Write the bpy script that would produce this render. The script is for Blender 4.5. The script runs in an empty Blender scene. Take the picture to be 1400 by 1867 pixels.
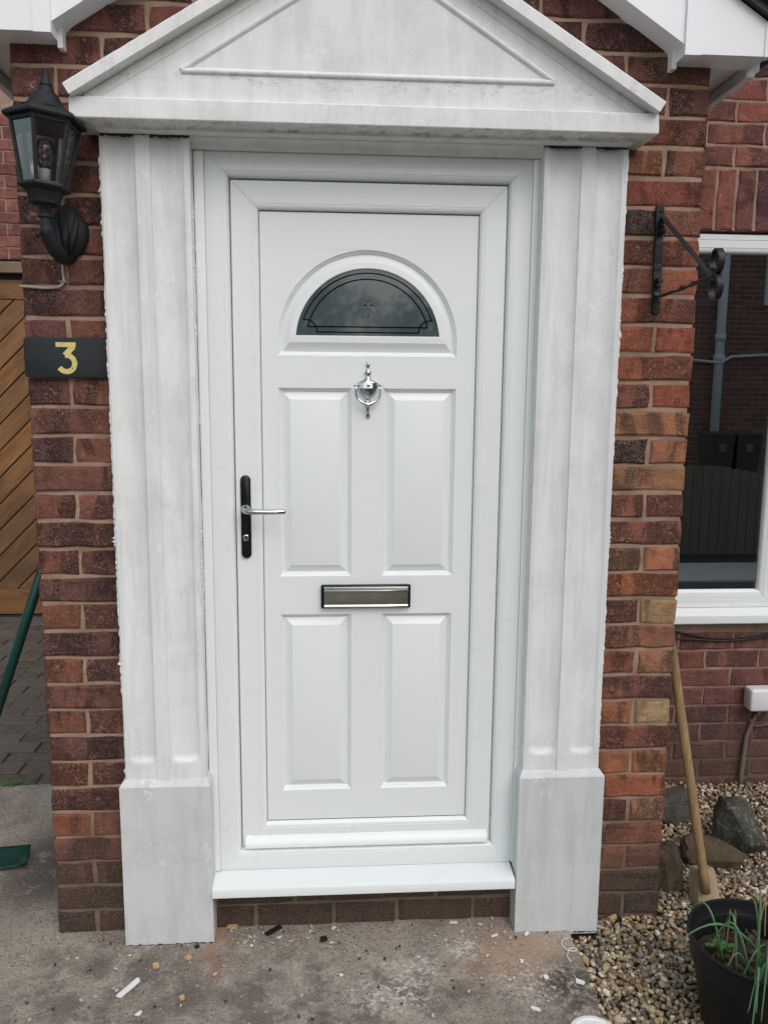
import bpy, bmesh, math, random
import numpy as np
from mathutils import Vector, Matrix, noise
R = math.radians
sc = bpy.context.scene
col = sc.collection

# ------------------------------------------------------------------ camera
cam_d = bpy.data.cameras.new('camera'); cam = bpy.data.objects.new('camera', cam_d); col.objects.link(cam)
yaw, pit, rol = R(3.877), R(8.705), R(0.452)
fwd = Vector((math.sin(yaw)*math.cos(pit), math.cos(yaw)*math.cos(pit), -math.sin(pit)))
rt0 = Vector((math.cos(yaw), -math.sin(yaw), 0)); up0 = rt0.cross(fwd)
rt = rt0*math.cos(rol) + up0*math.sin(rol); up = up0*math.cos(rol) - rt0*math.sin(rol)
m = Matrix((rt, up, -fwd)).transposed().to_4x4(); m.translation = Vector((-0.1014, -2.1948, 1.5499))
cam.matrix_world = m
cam_d.sensor_fit = 'VERTICAL'; cam_d.sensor_height = 36; cam_d.lens = 36*1500/1867
cam_d.clip_start = 0.05; cam_d.clip_end = 500
sc.camera = cam

# ------------------------------------------------------------------ sky, sun, exposure (bright overcast)
SUN_EL, SUN_AZ = 44, 24          # elevation; degrees to the right of straight-behind-the-camera
w = bpy.data.worlds.new('World'); sc.world = w; w.use_nodes = True
nt = w.node_tree; bg = nt.nodes['Background']
sky = nt.nodes.new('ShaderNodeTexSky'); sky.sky_type = 'NISHITA'; sky.sun_disc = False
sky.sun_elevation = R(SUN_EL); sky.sun_rotation = R(180-SUN_AZ); sky.air_density = 1.0; sky.dust_density = 3.0; sky.ozone_density = 1.0
hs = nt.nodes.new('ShaderNodeHueSaturation'); hs.inputs['Saturation'].default_value = 0.60; hs.inputs['Hue'].default_value = 0.455
nt.links.new(sky.outputs[0], hs.inputs['Color']); nt.links.new(hs.outputs[0], bg.inputs['Color'])
bg.inputs['Strength'].default_value = 0.15
sd = bpy.data.lights.new('sun', 'SUN'); sd.energy = 0.7; sd.angle = R(70); sd.color = (1, 0.995, 0.985)
so = bpy.data.objects.new('sun', sd); col.objects.link(so)
az = R(SUN_AZ); el = R(SUN_EL)
to_sun = Vector((math.sin(az)*math.cos(el), -math.cos(az)*math.cos(el), math.sin(el)))
so.rotation_euler = to_sun.to_track_quat('Z', 'Y').to_euler(); so.location = (3, -6, 8)
vs = sc.view_settings; vs.view_transform = 'Standard'; vs.look = 'None'; vs.gamma = 1.0; vs.use_curve_mapping = False
vs.exposure = 0.28

# ------------------------------------------------------------------ helpers
rnd = random.Random(7)
LOC = {}
def tag(o, label, cat, group=None):
    o['label'] = label; o['category'] = cat
    if group: o['group'] = group
    return o
def thing(name, label, cat, loc=(0, 0, 0), group=None):
    o = bpy.data.objects.new(name, None); col.objects.link(o); o.location = loc; o.empty_display_size = 0.05
    tag(o, label, cat, group); LOC[o] = Vector(loc); return o
def attach(o, p):
    o.parent = p
    if p in LOC: o.matrix_parent_inverse = Matrix.Translation(-LOC[p])
def link_mesh(name, me, mat, parent=None, smooth=False):
    o = bpy.data.objects.new(name, me); col.objects.link(o)
    if mat and not me.materials: me.materials.append(mat)
    if smooth: me.polygons.foreach_set('use_smooth', [True]*len(me.polygons))
    if parent: attach(o, parent)
    return o
class MB:
    def __init__(s): s.bm = bmesh.new()
    def box(s, x0, x1, y0, y1, z0, z1, bev=0, seg=1, mat=None):
        r = bmesh.ops.create_cube(s.bm, size=1.0)['verts']
        for v in r:
            v.co = Vector(((x0+x1)/2+v.co.x*(x1-x0), (y0+y1)/2+v.co.y*(y1-y0), (z0+z1)/2+v.co.z*(z1-z0)))
        if mat:
            for v in r: v.co = mat @ v.co
        if bev:
            es = list({e for v in r for e in v.link_edges})
            bmesh.ops.bevel(s.bm, geom=es, offset=bev, segments=seg, affect='EDGES', profile=0.5)
        return s
    def loft(s, rings, closed=True, cap0=False, cap1=False):
        V = [[s.bm.verts.new(p) for p in r] for r in rings]
        n = len(V[0])
        for a, b in zip(V, V[1:]):
            for i in range(n if closed else n-1):
                j = (i+1) % n
                s.bm.faces.new((a[i], a[j], b[j], b[i]))
        if cap0: s.bm.faces.new(V[0][::-1])
        if cap1: s.bm.faces.new(V[-1])
        return s
    def prism(s, pts, y0, y1):            # polygon of (x, z), extruded along y
        return s.loft([[(x, y0, z) for x, z in pts], [(x, y1, z) for x, z in pts]], True, True, True)
    def tube(s, path, r, seg=8, cap=True, flat=None, upv=None):
        path = [Vector(p) for p in path]; n = len(path)
        rr = r if isinstance(r, (list, tuple)) else [r]*n
        rings = []; prev = None
        for i, p in enumerate(path):
            t = (path[min(i+1, n-1)]-path[max(i-1, 0)]).normalized()
            u = prev if prev is not None else (Vector(upv) if upv else (Vector((0, 0, 1)) if abs(t.z) < .9 else Vector((1, 0, 0))))
            u = (u - t*u.dot(t))
            if u.length < 1e-6: u = t.orthogonal()
            u.normalize(); v = t.cross(u); prev = u
            if flat:   # rectangular strip (half width along v, half thickness along u)
                a, b = flat
                rings.append([p+v*a+u*b, p-v*a+u*b, p-v*a-u*b, p+v*a-u*b])
            else:
                rings.append([p+u*math.cos(2*math.pi*k/seg)*rr[i]+v*math.sin(2*math.pi*k/seg)*rr[i] for k in range(seg)])
        return s.loft(rings, True, cap, cap)
    def lathe(s, prof, seg=24, c=(0, 0, 0), mat=None, cap0=True, cap1=True, rot=0):
        rings = []
        for r, z in prof:
            ring = [Vector((c[0]+r*math.cos(rot+2*math.pi*k/seg), c[1]+r*math.sin(rot+2*math.pi*k/seg), c[2]+z)) for k in range(seg)]
            if mat: ring = [mat @ p for p in ring]
            rings.append(ring)
        return s.loft(rings, True, cap0, cap1)
    def mesh(s, name):
        bmesh.ops.remove_doubles(s.bm, verts=s.bm.verts, dist=1e-6)
        bmesh.ops.recalc_face_normals(s.bm, faces=s.bm.faces)
        me = bpy.data.meshes.new(name); s.bm.to_mesh(me); s.bm.free(); return me
    def obj(s, name, mat, parent=None, smooth=False, auto=None):
        me = s.mesh(name); o = link_mesh(name, me, mat, parent, smooth)
        if auto is not None:
            me.polygons.foreach_set('use_smooth', [True]*len(me.polygons)); me.set_sharp_from_angle(angle=R(auto))
        return o
def jit(a): return (rnd.random()*2-1)*a

# ------------------------------------------------------------------ materials
class NT:
    def __init__(s, name):
        s.m = bpy.data.materials.new(name); s.m.use_nodes = True; s.t = s.m.node_tree
        s.b = s.t.nodes['Principled BSDF']; s.out = s.t.nodes['Material Output']
    def n(s, kind, **kw):
        nd = s.t.nodes.new('ShaderNode'+kind)
        for k, v in kw.items():
            if k.startswith('i_'):
                nm = k[2:].replace('_', ' ')
                nd.inputs[nm].default_value = v
            else: setattr(nd, k, v)
        return nd
    def l(s, a, b): s.t.links.new(a, b)
    def coord(s, kind='Object', scale=(1, 1, 1), rand=False):
        if kind == 'World': out = s.n('NewGeometry').outputs['Position']
        else: out = s.n('TexCoord').outputs[kind]
        if rand:
            oi = s.n('ObjectInfo'); mu = s.n('VectorMath', operation='SCALE'); mu.inputs['Scale'].default_value = 37.0
            cb = s.n('CombineXYZ'); s.l(oi.outputs['Random'], cb.inputs[0]); s.l(oi.outputs['Random'], cb.inputs[1]); s.l(oi.outputs['Random'], cb.inputs[2])
            s.l(cb.outputs[0], mu.inputs[0]); ad = s.n('VectorMath', operation='ADD'); s.l(out, ad.inputs[0]); s.l(mu.outputs[0], ad.inputs[1]); out = ad.outputs[0]
        mp = s.n('Mapping'); mp.inputs['Scale'].default_value = scale; s.l(out, mp.inputs['Vector'])
        return mp.outputs[0]
    def noise(s, vec, scale, detail=4, rough=.6, dist=0):
        nd = s.n('TexNoise'); nd.inputs['Scale'].default_value = scale; nd.inputs['Detail'].default_value = detail
        nd.inputs['Roughness'].default_value = rough; nd.inputs['Distortion'].default_value = dist; s.l(vec, nd.inputs['Vector']); return nd.outputs['Fac']
    def voro(s, vec, scale, feat='F1'):
        nd = s.n('TexVoronoi', feature=feat); nd.inputs['Scale'].default_value = scale; s.l(vec, nd.inputs['Vector']); return nd
    def ramp(s, fac, a, b, lo=0., hi=1.):
        mr = s.n('MapRange'); mr.inputs['From Min'].default_value = a; mr.inputs['From Max'].default_value = b
        mr.inputs['To Min'].default_value = lo; mr.inputs['To Max'].default_value = hi; mr.interpolation_type = 'SMOOTHSTEP'
        s.l(fac, mr.inputs['Value']); return mr.outputs[0]
    def math(s, op, a, b=None):
        nd = s.n('Math', operation=op)
        for i, v in enumerate((a, b)):
            if v is None: continue
            if isinstance(v, (int, float)): nd.inputs[i].default_value = v
            else: s.l(v, nd.inputs[i])
        return nd.outputs[0]
    def mix(s, fac, a, b, blend='MIX'):
        nd = s.n('Mix', data_type='RGBA', blend_type=blend)
        for i, v in ((0, fac), (6, a), (7, b)):
            if isinstance(v, (int, float)): nd.inputs[i].default_value = v
            elif isinstance(v, tuple): nd.inputs[i].default_value = v if len(v) == 4 else (*v, 1)
            else: s.l(v, nd.inputs[i])
        return nd.outputs[2]
    def set(s, **kw):
        for k, v in kw.items():
            nm = {'color': 'Base Color', 'rough': 'Roughness', 'metal': 'Metallic', 'spec': 'Specular IOR Level', 'trans': 'Transmission Weight', 'coat': 'Coat Weight', 'sss': 'Subsurface Weight'}.get(k, k)
            i = s.b.inputs[nm]
            if isinstance(v, (int, float)): i.default_value = v
            elif isinstance(v, tuple): i.default_value = v if len(v) == 4 else (*v, 1)
            else: s.l(v, i)
        return s
    def bump(s, h, strength=.5, dist=.002, prev=None):
        b = s.n('Bump'); b.inputs['Strength'].default_value = strength; b.inputs['Distance'].default_value = dist
        s.l(h, b.inputs['Height'])
        if prev: s.l(prev, b.inputs['Normal'])
        s.l(b.outputs[0], s.b.inputs['Normal']); return b.outputs[0]

def plain(name, c, rough=.5, var=.12, scale=30, bump=0., bscale=200, metal=0., spec=.5, kind='Object', stretch=(1, 1, 1)):
    t = NT(name); v = t.coord(kind, stretch)
    f = t.noise(v, scale, 5, .6)
    lo = tuple(x*(1-var) for x in c); hi = tuple(min(1, x*(1+var)) for x in c)
    t.set(color=t.mix(f, lo, hi), rough=rough, metal=metal, spec=spec)
    if bump: t.bump(t.noise(v, bscale, 4), bump, .002)
    return t.m

def brick_mat(name, pale, blot_strength=1.0, damp=True, grit=1.0):
    t = NT(name)
    oi = t.n('ObjectInfo')
    v = t.coord('Object', (1, 1, 1), True)
    vs_ = t.coord('Object', (1, .5, .3), True)
    blot = t.noise(vs_, 12, 3, .55, .5)
    thr = t.math('MULTIPLY', oi.outputs['Random'], .20)
    f = t.ramp(t.math('SUBTRACT', blot, thr), .36, .47)
    basec = oi.outputs['Color']
    dark = t.mix(1.0, basec, (.27, .33, .42), 'MULTIPLY')
    c = t.mix(t.math('MULTIPLY', f, .85*blot_strength), basec, dark)
    n1 = t.noise(v, 24, 5, .65); c = t.mix(t.ramp(n1, .35, .7), c, t.mix(1.0, c, (1.5, 1.42, 1.35), 'MULTIPLY'))
    crease = t.noise(v, 105, 6, .72, 1.6)
    fine = t.noise(v, 260, 4, .7, .8)
    gate = t.ramp(t.noise(v, 15, 3), .36, .60)
    sp = t.math('MULTIPLY', t.ramp(crease, .50, .62), t.ramp(gate, 0, 1, .25*grit, .95*grit))
    c = t.mix(sp, c, t.mix(.6, pale, t.mix(1.0, basec, (1.7, 1.9, 2.0), 'MULTIPLY')))
    c = t.mix(t.math('MULTIPLY', t.ramp(fine, .53, .64), .45*grit), c, pale)
    c = t.mix(t.ramp(crease, .43, .32, 0, .65), c, t.mix(1.0, c, (.30, .27, .26), 'MULTIPLY'))
    c = t.mix(t.ramp(t.noise(v, 330, 3, .6), .56, .68, 0, .5), c, t.mix(1.0, c, (.36, .33, .32), 'MULTIPLY'))
    # lime / paint smears
    wh = t.math('MULTIPLY', t.ramp(t.noise(t.coord('World', (1, 1, 1)), 9, 3), .64, .71), t.ramp(t.noise(v, 120, 4, .7), .52, .62))
    c = t.mix(t.math('MULTIPLY', wh, .75), c, (.60, .55, .51))
    if damp:      # mud splash and algae on the lowest courses
        g = t.n('NewGeometry'); sx = t.n('SeparateXYZ'); t.l(g.outputs['Position'], sx.inputs[0])
        zz = t.math('ADD', sx.outputs[2], t.math('MULTIPLY', t.noise(t.coord('World'), 6, 4), .30))
        d = t.ramp(zz, .50, .28)
        c = t.mix(t.math('MULTIPLY', d, .60), c, t.mix(t.ramp(fine, .4, .65), (.075, .056, .040), (.21, .165, .125)))
    t.set(color=c, rough=.92, spec=.25)
    h = t.math('ADD', t.math('MULTIPLY', crease, 1.0), t.math('MULTIPLY', t.noise(v, 40, 5, .6), 1.0))
    h = t.math('ADD', h, t.math('MULTIPLY', fine, .5))
    t.bump(h, 1.0, .012)
    return t.m
M_brick = brick_mat('weathered brick', (.46, .27, .165))
M_brick_b = brick_mat('red brick', (.40, .25, .19), .8, True, .7)
M_brick_g = brick_mat('distant red brick', (.34, .20, .16), .4, False, .4)

def mortar_mat(name, c):
    t = NT(name); v = t.coord('World')
    cc = t.mix(t.ramp(t.noise(v, 12, 5), .3, .7), tuple(x*.72 for x in c), tuple(min(1, x*1.12) for x in c))
    g = t.n('NewGeometry'); sx = t.n('SeparateXYZ'); t.l(g.outputs['Position'], sx.inputs[0])
    zz = t.math('ADD', sx.outputs[2], t.math('MULTIPLY', t.noise(v, 6, 4), .35))
    cc = t.mix(t.math('MULTIPLY', t.ramp(zz, .62, .30), .62), cc, (.085, .068, .05))
    cc = t.mix(t.ramp(t.noise(v, 500, 2), .55, .7, 0, .5), cc, tuple(x*.5 for x in c))
    t.set(color=cc, rough=.95, spec=.2)
    t.bump(t.math('ADD', t.noise(v, 320, 4, .7), t.math('MULTIPLY', t.noise(v, 40, 4), 1.0)), .9, .005)
    return t.m
M_mortar = mortar_mat('sandy mortar', (.43, .295, .21))
M_mortar_b = mortar_mat('pinkish mortar', (.40, .27, .205))
def wallbrick(name, c1, c2, mo, scale_w=.225, scale_h=.075, axis='x'):
    t = NT(name); p = t.n('NewGeometry').outputs['Position']; sx = t.n('SeparateXYZ'); t.l(p, sx.inputs[0])
    cb = t.n('CombineXYZ'); t.l(sx.outputs[0 if axis == 'x' else 1], cb.inputs[0]); t.l(sx.outputs[2], cb.inputs[1])
    b = t.n('TexBrick'); t.l(cb.outputs[0], b.inputs['Vector'])
    b.inputs['Scale'].default_value = 1; b.inputs['Brick Width'].default_value = scale_w; b.inputs['Row Height'].default_value = scale_h
    b.inputs['Mortar Size'].default_value = .005; b.inputs['Color1'].default_value = (*c1, 1); b.inputs['Color2'].default_value = (*c2, 1); b.inputs['Mortar'].default_value = (*mo, 1)
    v = t.coord('World')
    t.set(color=t.mix(t.noise(v, 8, 5), b.outputs[0], t.mix(1.0, b.outputs[0], (.55, .5, .5), 'MULTIPLY')), rough=.9, spec=.2)
    t.bump(t.math('SUBTRACT', t.noise(v, 90, 4), t.math('MULTIPLY', b.outputs['Fac'], 1.5)), .6, .005)
    return t.m
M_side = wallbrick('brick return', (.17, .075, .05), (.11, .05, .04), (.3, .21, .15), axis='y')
M_far_brick = wallbrick('red far brick', (.40, .20, .155), (.26, .14, .11), (.50, .42, .36))

def pvc(name, c=(.76, .80, .795), rough=.28):
    t = NT(name); v = t.coord('World')
    n1 = t.noise(v, 3.5, 4)
    dirt = t.ramp(t.noise(v, 120, 5, .75), .64, .8, 0, .12)
    cc = t.mix(n1, tuple(x*.985 for x in c), c); cc = t.mix(dirt, cc, (.45, .43, .40))
    t.set(color=cc, rough=t.ramp(t.noise(v, 14, 4), .3, .7, rough*.97, rough*1.06), spec=.45)
    t.bump(t.noise(v, 9, 2), .06, .004)
    return t.m
M_pvc = pvc('white upvc', (.75, .79, .785)); M_pvc_panel = pvc('white moulded door skin', (.75, .785, .785), .36); M_soffit = pvc('white roofline plastic', (.80, .81, .83), .3)
def weathered(name, base, stain, amt, green=(.42, .43, .37)):
    t = NT(name); v = t.coord('World'); vv = t.coord('World', (1, 1, .10))
    s1 = t.ramp(t.noise(vv, 26, 6, .62, .25), .42, .68)
    s2 = t.ramp(t.noise(v, 7, 7, .68), .42, .68)
    s3 = t.ramp(t.noise(v, 170, 5, .72), .52, .72)
    c = t.mix(t.math('MULTIPLY', s1, .65*amt), base, stain)
    c = t.mix(t.math('MULTIPLY', s2, .55*amt), c, green)
    c = t.mix(t.math('MULTIPLY', t.math('MULTIPLY', s3, s2), .8*amt), c, tuple(x*.45 for x in stain))
    # fresh paint flecks, hairline scratches
    fl = t.math('MULTIPLY', t.ramp(t.noise(v, 11, 3), .58, .68), t.ramp(t.noise(v, 85, 5, .7), .5, .62))
    c = t.mix(t.math('MULTIPLY', fl, .55), c, (.84, .84, .83))
    t.set(color=c, rough=.62, spec=.35)
    t.bump(t.math('ADD', t.noise(v, 240, 4, .7), t.math('MULTIPLY', t.noise(v, 22, 4), .8)), .35, .003)
    return t
M_sur = weathered('weathered white moulding', (.735, .752, .75), (.50, .525, .53), .66, (.58, .59, .575)).m
def ped_mat():
    t = weathered('grimy white pediment', (.75, .755, .745), (.54, .55, .545), .62, (.54, .55, .53))
    old = t.b.inputs['Base Color'].links[0].from_socket
    v = t.coord('World'); g = t.n('NewGeometry'); sx = t.n('SeparateXYZ'); t.l(g.outputs['Position'], sx.inputs[0])
    # black grime that washes down and gathers in two ragged lines: above the fascia's top edge and along its lip
    def band(z0, w_, thr):
        dz = t.math('ABSOLUTE', t.math('SUBTRACT', t.math('ADD', sx.outputs[2], t.math('MULTIPLY', t.math('SUBTRACT', t.noise(v, 6, 4), .5), .02)), z0))
        return t.math('MULTIPLY', t.ramp(dz, w_, 0), t.ramp(t.noise(t.coord('World', (1, 1, 2)), 38, 6, .75), thr, thr+.18))
    c = t.mix(t.math('MULTIPLY', band(2.1545, .008, .46), .6), old, (.16, .155, .14))
    c = t.mix(t.math('MULTIPLY', band(2.255, .035, .50), .50), c, (.25, .25, .22))
    c = t.mix(t.math('MULTIPLY', band(2.205, .006, .50), .8), c, (.82, .82, .80))
    t.l(c, t.b.inputs['Base Color'])
    return t.m
M_ped = ped_mat()
M_plinth = weathered('cool grey-white plinth', (.60, .62, .622), (.44, .46, .462), .75, (.50, .515, .505)).m
M_seal = plain('crusty white sealant', (.74, .73, .70), .7, .15, 60, .8, 300)
M_darkjoint = plain('black gap filler', (.03, .028, .025), .95, .4, 60, .8, 300)  # ragged black strips in the gaps and along the plinth feet

def chrome(name, c=(.62, .64, .65), rough=.06):
    t = NT(name); v = t.coord('Object')
    t.set(color=c, metal=1.0, rough=t.ramp(t.noise(v, 40, 4), .3, .8, rough*.7, rough*1.8)); return t.m
M_chrome = chrome('polished chrome', (.52, .54, .55)); M_flap = chrome('brushed steel flap', (.46, .46, .41), .16)
M_blk = plain('glossy black plastic', (.008, .008, .009), .22, .2, 40, spec=0.3)
M_iron = plain('black painted iron', (.012, .013, .015), .42, .35, 40, .6, 120, spec=0.3)
M_lant = plain('chalky black lantern metal', (.016, .018, .020), .55, .3, 25, .25, 300, spec=0.25)
M_pole = plain('green plastic', (.006, .040, .030), .35, .25, 12, .15, 200, spec=0.3)
M_slate = plain('dark slate paint', (.018, .022, .024), .6, .3, 18, .5, 200, spec=0.25)
M_gap = plain('rubber gasket', (.02, .02, .02), .7, .2)
M_cable = plain('black cable', (.012, .012, .012), .5, .3, 50)
M_greyc = plain('grey cable sheath', (.36, .33, .28), .6, .15, 50)
M_clip = plain('grey cable clip', (.17, .17, .17), .5, .1)
M_box = plain('white junction box plastic', (.72, .73, .76), .4, .06, 20, .1, 60)
M_pot = plain('black plant pot plastic', (.010, .011, .012), .45, .3, 14, .15, 160, spec=0.22)
M_soil = plain('dark potting soil', (.035, .022, .014), .95, .5, 40, 1.0, 90)
M_bark = plain('dry grey stem', (.16, .125, .09), .9, .3, 60, 1.0, 160)
M_leaf = plain('green leaf', (.055, .15, .035), .5, .3, 20)
M_chive = plain('blue-green onion leaf', (.075, .17, .075), .45, .3, 30)
M_dry = plain('dry straw leaf', (.42, .27, .085), .7, .25, 30)
M_white = plain('white plastic offcut', (.76, .76, .75), .4, .06, 40)
M_chipw = plain('sawn wood chip', (.50, .33, .17), .8, .2, 60, .4, 200)
M_rubber = plain('black rubber', (.012, .012, .012), .5, .3, 60)
M_bulbw = plain('white bulb label', (.6, .6, .58), .5, .05)
M_tile = plain('dark grey roof tile', (.022, .025, .035), .7, .2, 20, .4, 80)
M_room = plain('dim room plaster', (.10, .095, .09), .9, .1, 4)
M_asphalt = plain('asphalt', (.05, .05, .05), .9, .25, 30, .6, 150, kind='World')
M_binm = plain('dark bin plastic', (.075, .06, .052), .5, .2, 10)
M_pipe = plain('grey drainpipe', (.80, .82, .82), .45, .08, 10)
M_fence = plain('weathered fence board', (.24, .20, .16), .85, .35, 8, .6, 60, stretch=(1, 1, .1))
def gold():
    t = NT('flaking gold paint'); v = t.coord('World')
    c = t.mix(t.ramp(t.noise(v, 160, 5, .7), .33, .46), (.20, .20, .08), (.62, .53, .20))
    c = t.mix(t.ramp(t.noise(v, 70, 3), .64, .68), c, (.02, .14, .09)); t.set(color=c, rough=.5); return t.m
M_gold = gold()
def glass(name, tint, refl, rough=0.0):
    t = NT(name); tr = t.n('BsdfTransparent'); tr.inputs[0].default_value = (*tint, 1)
    gl = t.n('BsdfGlossy'); gl.inputs['Roughness'].default_value = rough; gl.inputs[0].default_value = (.95, .97, 1, 1)
    lw = t.n('Fresnel'); lw.inputs['IOR'].default_value = refl
    mx = t.n('MixShader'); t.l(lw.outputs[0], mx.inputs[0]); t.l(tr.outputs[0], mx.inputs[1]); t.l(gl.outputs[0], mx.inputs[2]); t.l(mx.outputs[0], t.out.inputs[0]); return t.m
M_glass = glass('double glazing', (.34, .36, .36), 3.7)
M_lglass = glass('dusty lantern glass', (.80, .82, .84), 2.4, .10)
M_bulb = glass('bulb glass', (.8, .82, .83), 1.6, .03)
def frosted():
    t = NT('grey-green obscured glass'); v = t.coord('World')
    t.set(color=t.mix(t.noise(v, 20, 3), (.050, .074, .080), (.060, .086, .092)), rough=.04, spec=.75); return t.m
M_frost = frosted()
M_line = plain('clear etched line', (.004, .005, .006), .12, .1, spec=0.05)

def wood(name, c1, c2, axis='X', scale=1.0, rough=.7):
    t = NT(name); st = {'X': (.06, 1, 1), 'Z': (1, 1, .06)}[axis]
    oi = t.n('ObjectInfo'); v = t.coord('Object', st, True)
    g = t.noise(v, 70*scale, 6, .6, 1.5); g2 = t.noise(t.coord('Object', (.4, 1, 1) if axis == 'X' else (1, 1, .4), True), 7, 4, .6)
    c = t.mix(t.ramp(g, .3, .7), c1, c2)
    c = t.mix(t.ramp(g2, .35, .7), c, t.mix(1.0, c, (.52, .50, .46), 'MULTIPLY'))
    c = t.mix(t.math('MULTIPLY', oi.outputs['Random'], .45), c, (.10, .078, .055))
    t.set(color=c, rough=rough, spec=.3); t.bump(g, .4, .002); return t.m
M_gdoor = wood('weathered cedar', (.185, .078, .024), (.33, .155, .052))
M_lintel = wood('aged timber lintel', (.20, .145, .08), (.30, .23, .13))
M_handle = wood('ash tool handle', (.27, .175, .085), (.44, .30, .15), 'Z', 1.5)
M_head = wood('raw pine', (.62, .45, .31), (.74, .57, .41), 'Z', 1.2)

def concrete():
    t = NT('dirty concrete'); v = t.coord('World')
    big = t.noise(v, 2.6, 6, .62); mid = t.noise(v, 14, 6, .7)
    c = t.mix(t.ramp(big, .3, .7), (.230, .188, .150), (.470, .400, .325))
    c = t.mix(t.ramp(mid, .42, .72), c, (.54, .465, .385))
    c = t.mix(t.math('MULTIPLY', t.ramp(t.noise(v, 120, 5, .75), .50, .64), .75), c, (.60, .52, .435))
    c = t.mix(t.math('MULTIPLY', t.ramp(t.noise(v, 95, 5, .75), .46, .34), .8), c, (.10, .082, .066))
    c = t.mix(t.math('MULTIPLY', t.ramp(t.noise(v, 7, 5, .7), .58, .70), .45), c, (.085, .074, .062))
    # exposed aggregate: small dark and pale stones
    vo = t.voro(v, 150); sep = t.n('SeparateColor'); t.l(vo.outputs['Color'], sep.inputs[0])
    rim = t.ramp(vo.outputs['Distance'], .38, .22)
    c = t.mix(t.math('MULTIPLY', rim, t.ramp(sep.outputs[0], .80, .84)), c, (.045, .038, .032))
    c = t.mix(t.math('MULTIPLY', rim, t.ramp(sep.outputs[1], .86, .88, 0, .95)), c, (.50, .45, .39))
    vo2 = t.voro(v, 420); s2 = t.n('SeparateColor'); t.l(vo2.outputs['Color'], s2.inputs[0])
    c = t.mix(t.math('MULTIPLY', t.ramp(vo2.outputs['Distance'], .4, .2), t.ramp(s2.outputs[0], .90, .92, 0, .95)), c, (.62, .58, .53))
    def stain(cx, cy, r, sx_, colr, amt, thr=.42, sc_=26):
        g = t.n('VectorMath', operation='SUBTRACT'); t.l(v, g.inputs[0]); g.inputs[1].default_value = (cx, cy, 0)
        mm = t.n('VectorMath', operation='MULTIPLY'); t.l(g.outputs[0], mm.inputs[0]); mm.inputs[1].default_value = (1/sx_, 1, 1)
        ln = t.n('VectorMath', operation='LENGTH'); t.l(mm.outputs[0], ln.inputs[0])
        f = t.math('MULTIPLY', t.ramp(ln.outputs['Value'], r, r*.2), t.ramp(t.noise(v, sc_, 6, .7), thr, thr+.16))
        return t.mix(t.math('MULTIPLY', f, amt), c, colr)
    c = stain(-.41, -.05, .09, .6, (.50, .27, .17), .9, .42)
    c = stain(-.42, -.15, .10, .6, (.50, .27, .17), .9, .42)
    c = stain(.40, -.17, .18, 1.3, (.50, .34, .24), .85, .34)
    c = stain(-.1, -.33, .35, 2.2, (.13, .108, .088), .75, .44, 9)
    c = stain(-.7, -.25, .35, 1.2, (.15, .125, .10), .75, .42, 8)
    c = stain(.55, -.33, .22, .8, (.085, .078, .06), .85, .40, 14)
    c = stain(.27, -.13, .07, 1.0, (.80, .76, .70), .95, .44, 60)
    c = stain(.12, -.20, .10, 1.2, (.76, .71, .64), .9, .47, 60)
    c = stain(.06, -.30, .10, 1.6, (.80, .76, .70), .95, .47, 60)
    c = stain(.45, -.27, .13, 1.5, (.76, .72, .66), .95, .48, 70)
    c = stain(-.22, -.30, .20, 1.5, (.24, .23, .23), .6, .46, 40)
    c = stain(-.75, -.35, .12, 1.2, (.36, .35, .35), .6, .48, 40)
    c = stain(.52, -.27, .12, .8, (.05, .045, .035), .8, .42, 30)
    c = stain(-1.0, .35, .45, .5, (.05, .046, .042), .7, .35, 14)
    t.set(color=c, rough=t.ramp(big, .3, .7, .75, .95), spec=.25)
    h = t.math('ADD', t.math('MULTIPLY', mid, .9), t.math('MULTIPLY', t.noise(v, 190, 4, .7), .7))
    h = t.math('SUBTRACT', h, t.math('MULTIPLY', vo.outputs['Distance'], .25))
    t.bump(h, 1.0, .012)
    return t.m
M_conc = concrete()
def paver():
    t = NT('grey-brown paving block'); oi = t.n('ObjectInfo'); v = t.coord('World')
    c = t.mix(oi.outputs['Random'], (.075, .060, .048), (.125, .102, .082)); c = t.mix(t.ramp(t.noise(v, 30, 5), .35, .75), c, (.145, .122, .10))
    c = t.mix(t.ramp(t.noise(v, 200, 3), .68, .76, 0, .6), c, (.3, .28, .26))
    t.set(color=c, rough=.9, spec=.25); t.bump(t.noise(v, 180, 5, .7), .6, .004); return t.m
M_pav = paver()
M_joint = plain('dark sandy joint', (.028, .025, .021), .95, .3, 40, .6, 200, kind='World')
M_earth = plain('dark earth', (.13, .095, .068), .95, .4, 20, 1., 120, kind='World')
def gravel_mat():
    t = NT('pea gravel'); a = t.n('Attribute'); a.attribute_name = 'Col'; v = t.coord('World')
    c = t.mix(t.ramp(t.noise(v, 160, 4), .3, .7), t.mix(1.0, a.outputs['Color'], (.6, .58, .55), 'MULTIPLY'), a.outputs['Color'])
    t.set(color=c, rough=.6, spec=.35); t.bump(t.noise(v, 350, 4), .35, .002); return t.m
M_grav = gravel_mat()
def rock_mat(name, a_, b_, lich):
    t = NT(name); v = t.coord('World')
    c = t.mix(t.ramp(t.noise(v, 11, 6, .65), .3, .7), a_, b_)
    c = t.mix(t.math('MULTIPLY', t.ramp(t.noise(v, 55, 6, .75), .52, .64), .7), c, lich)
    t.set(color=c, rough=.9, spec=.25); t.bump(t.math('ADD', t.noise(v, 38, 6, .7), t.math('MULTIPLY', t.noise(v, 150, 5, .7), .6)), 1.0, .025); return t.m
M_rock1 = rock_mat('dark mossy stone', (.055, .054, .042), (.16, .155, .125), (.42, .42, .37))
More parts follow.
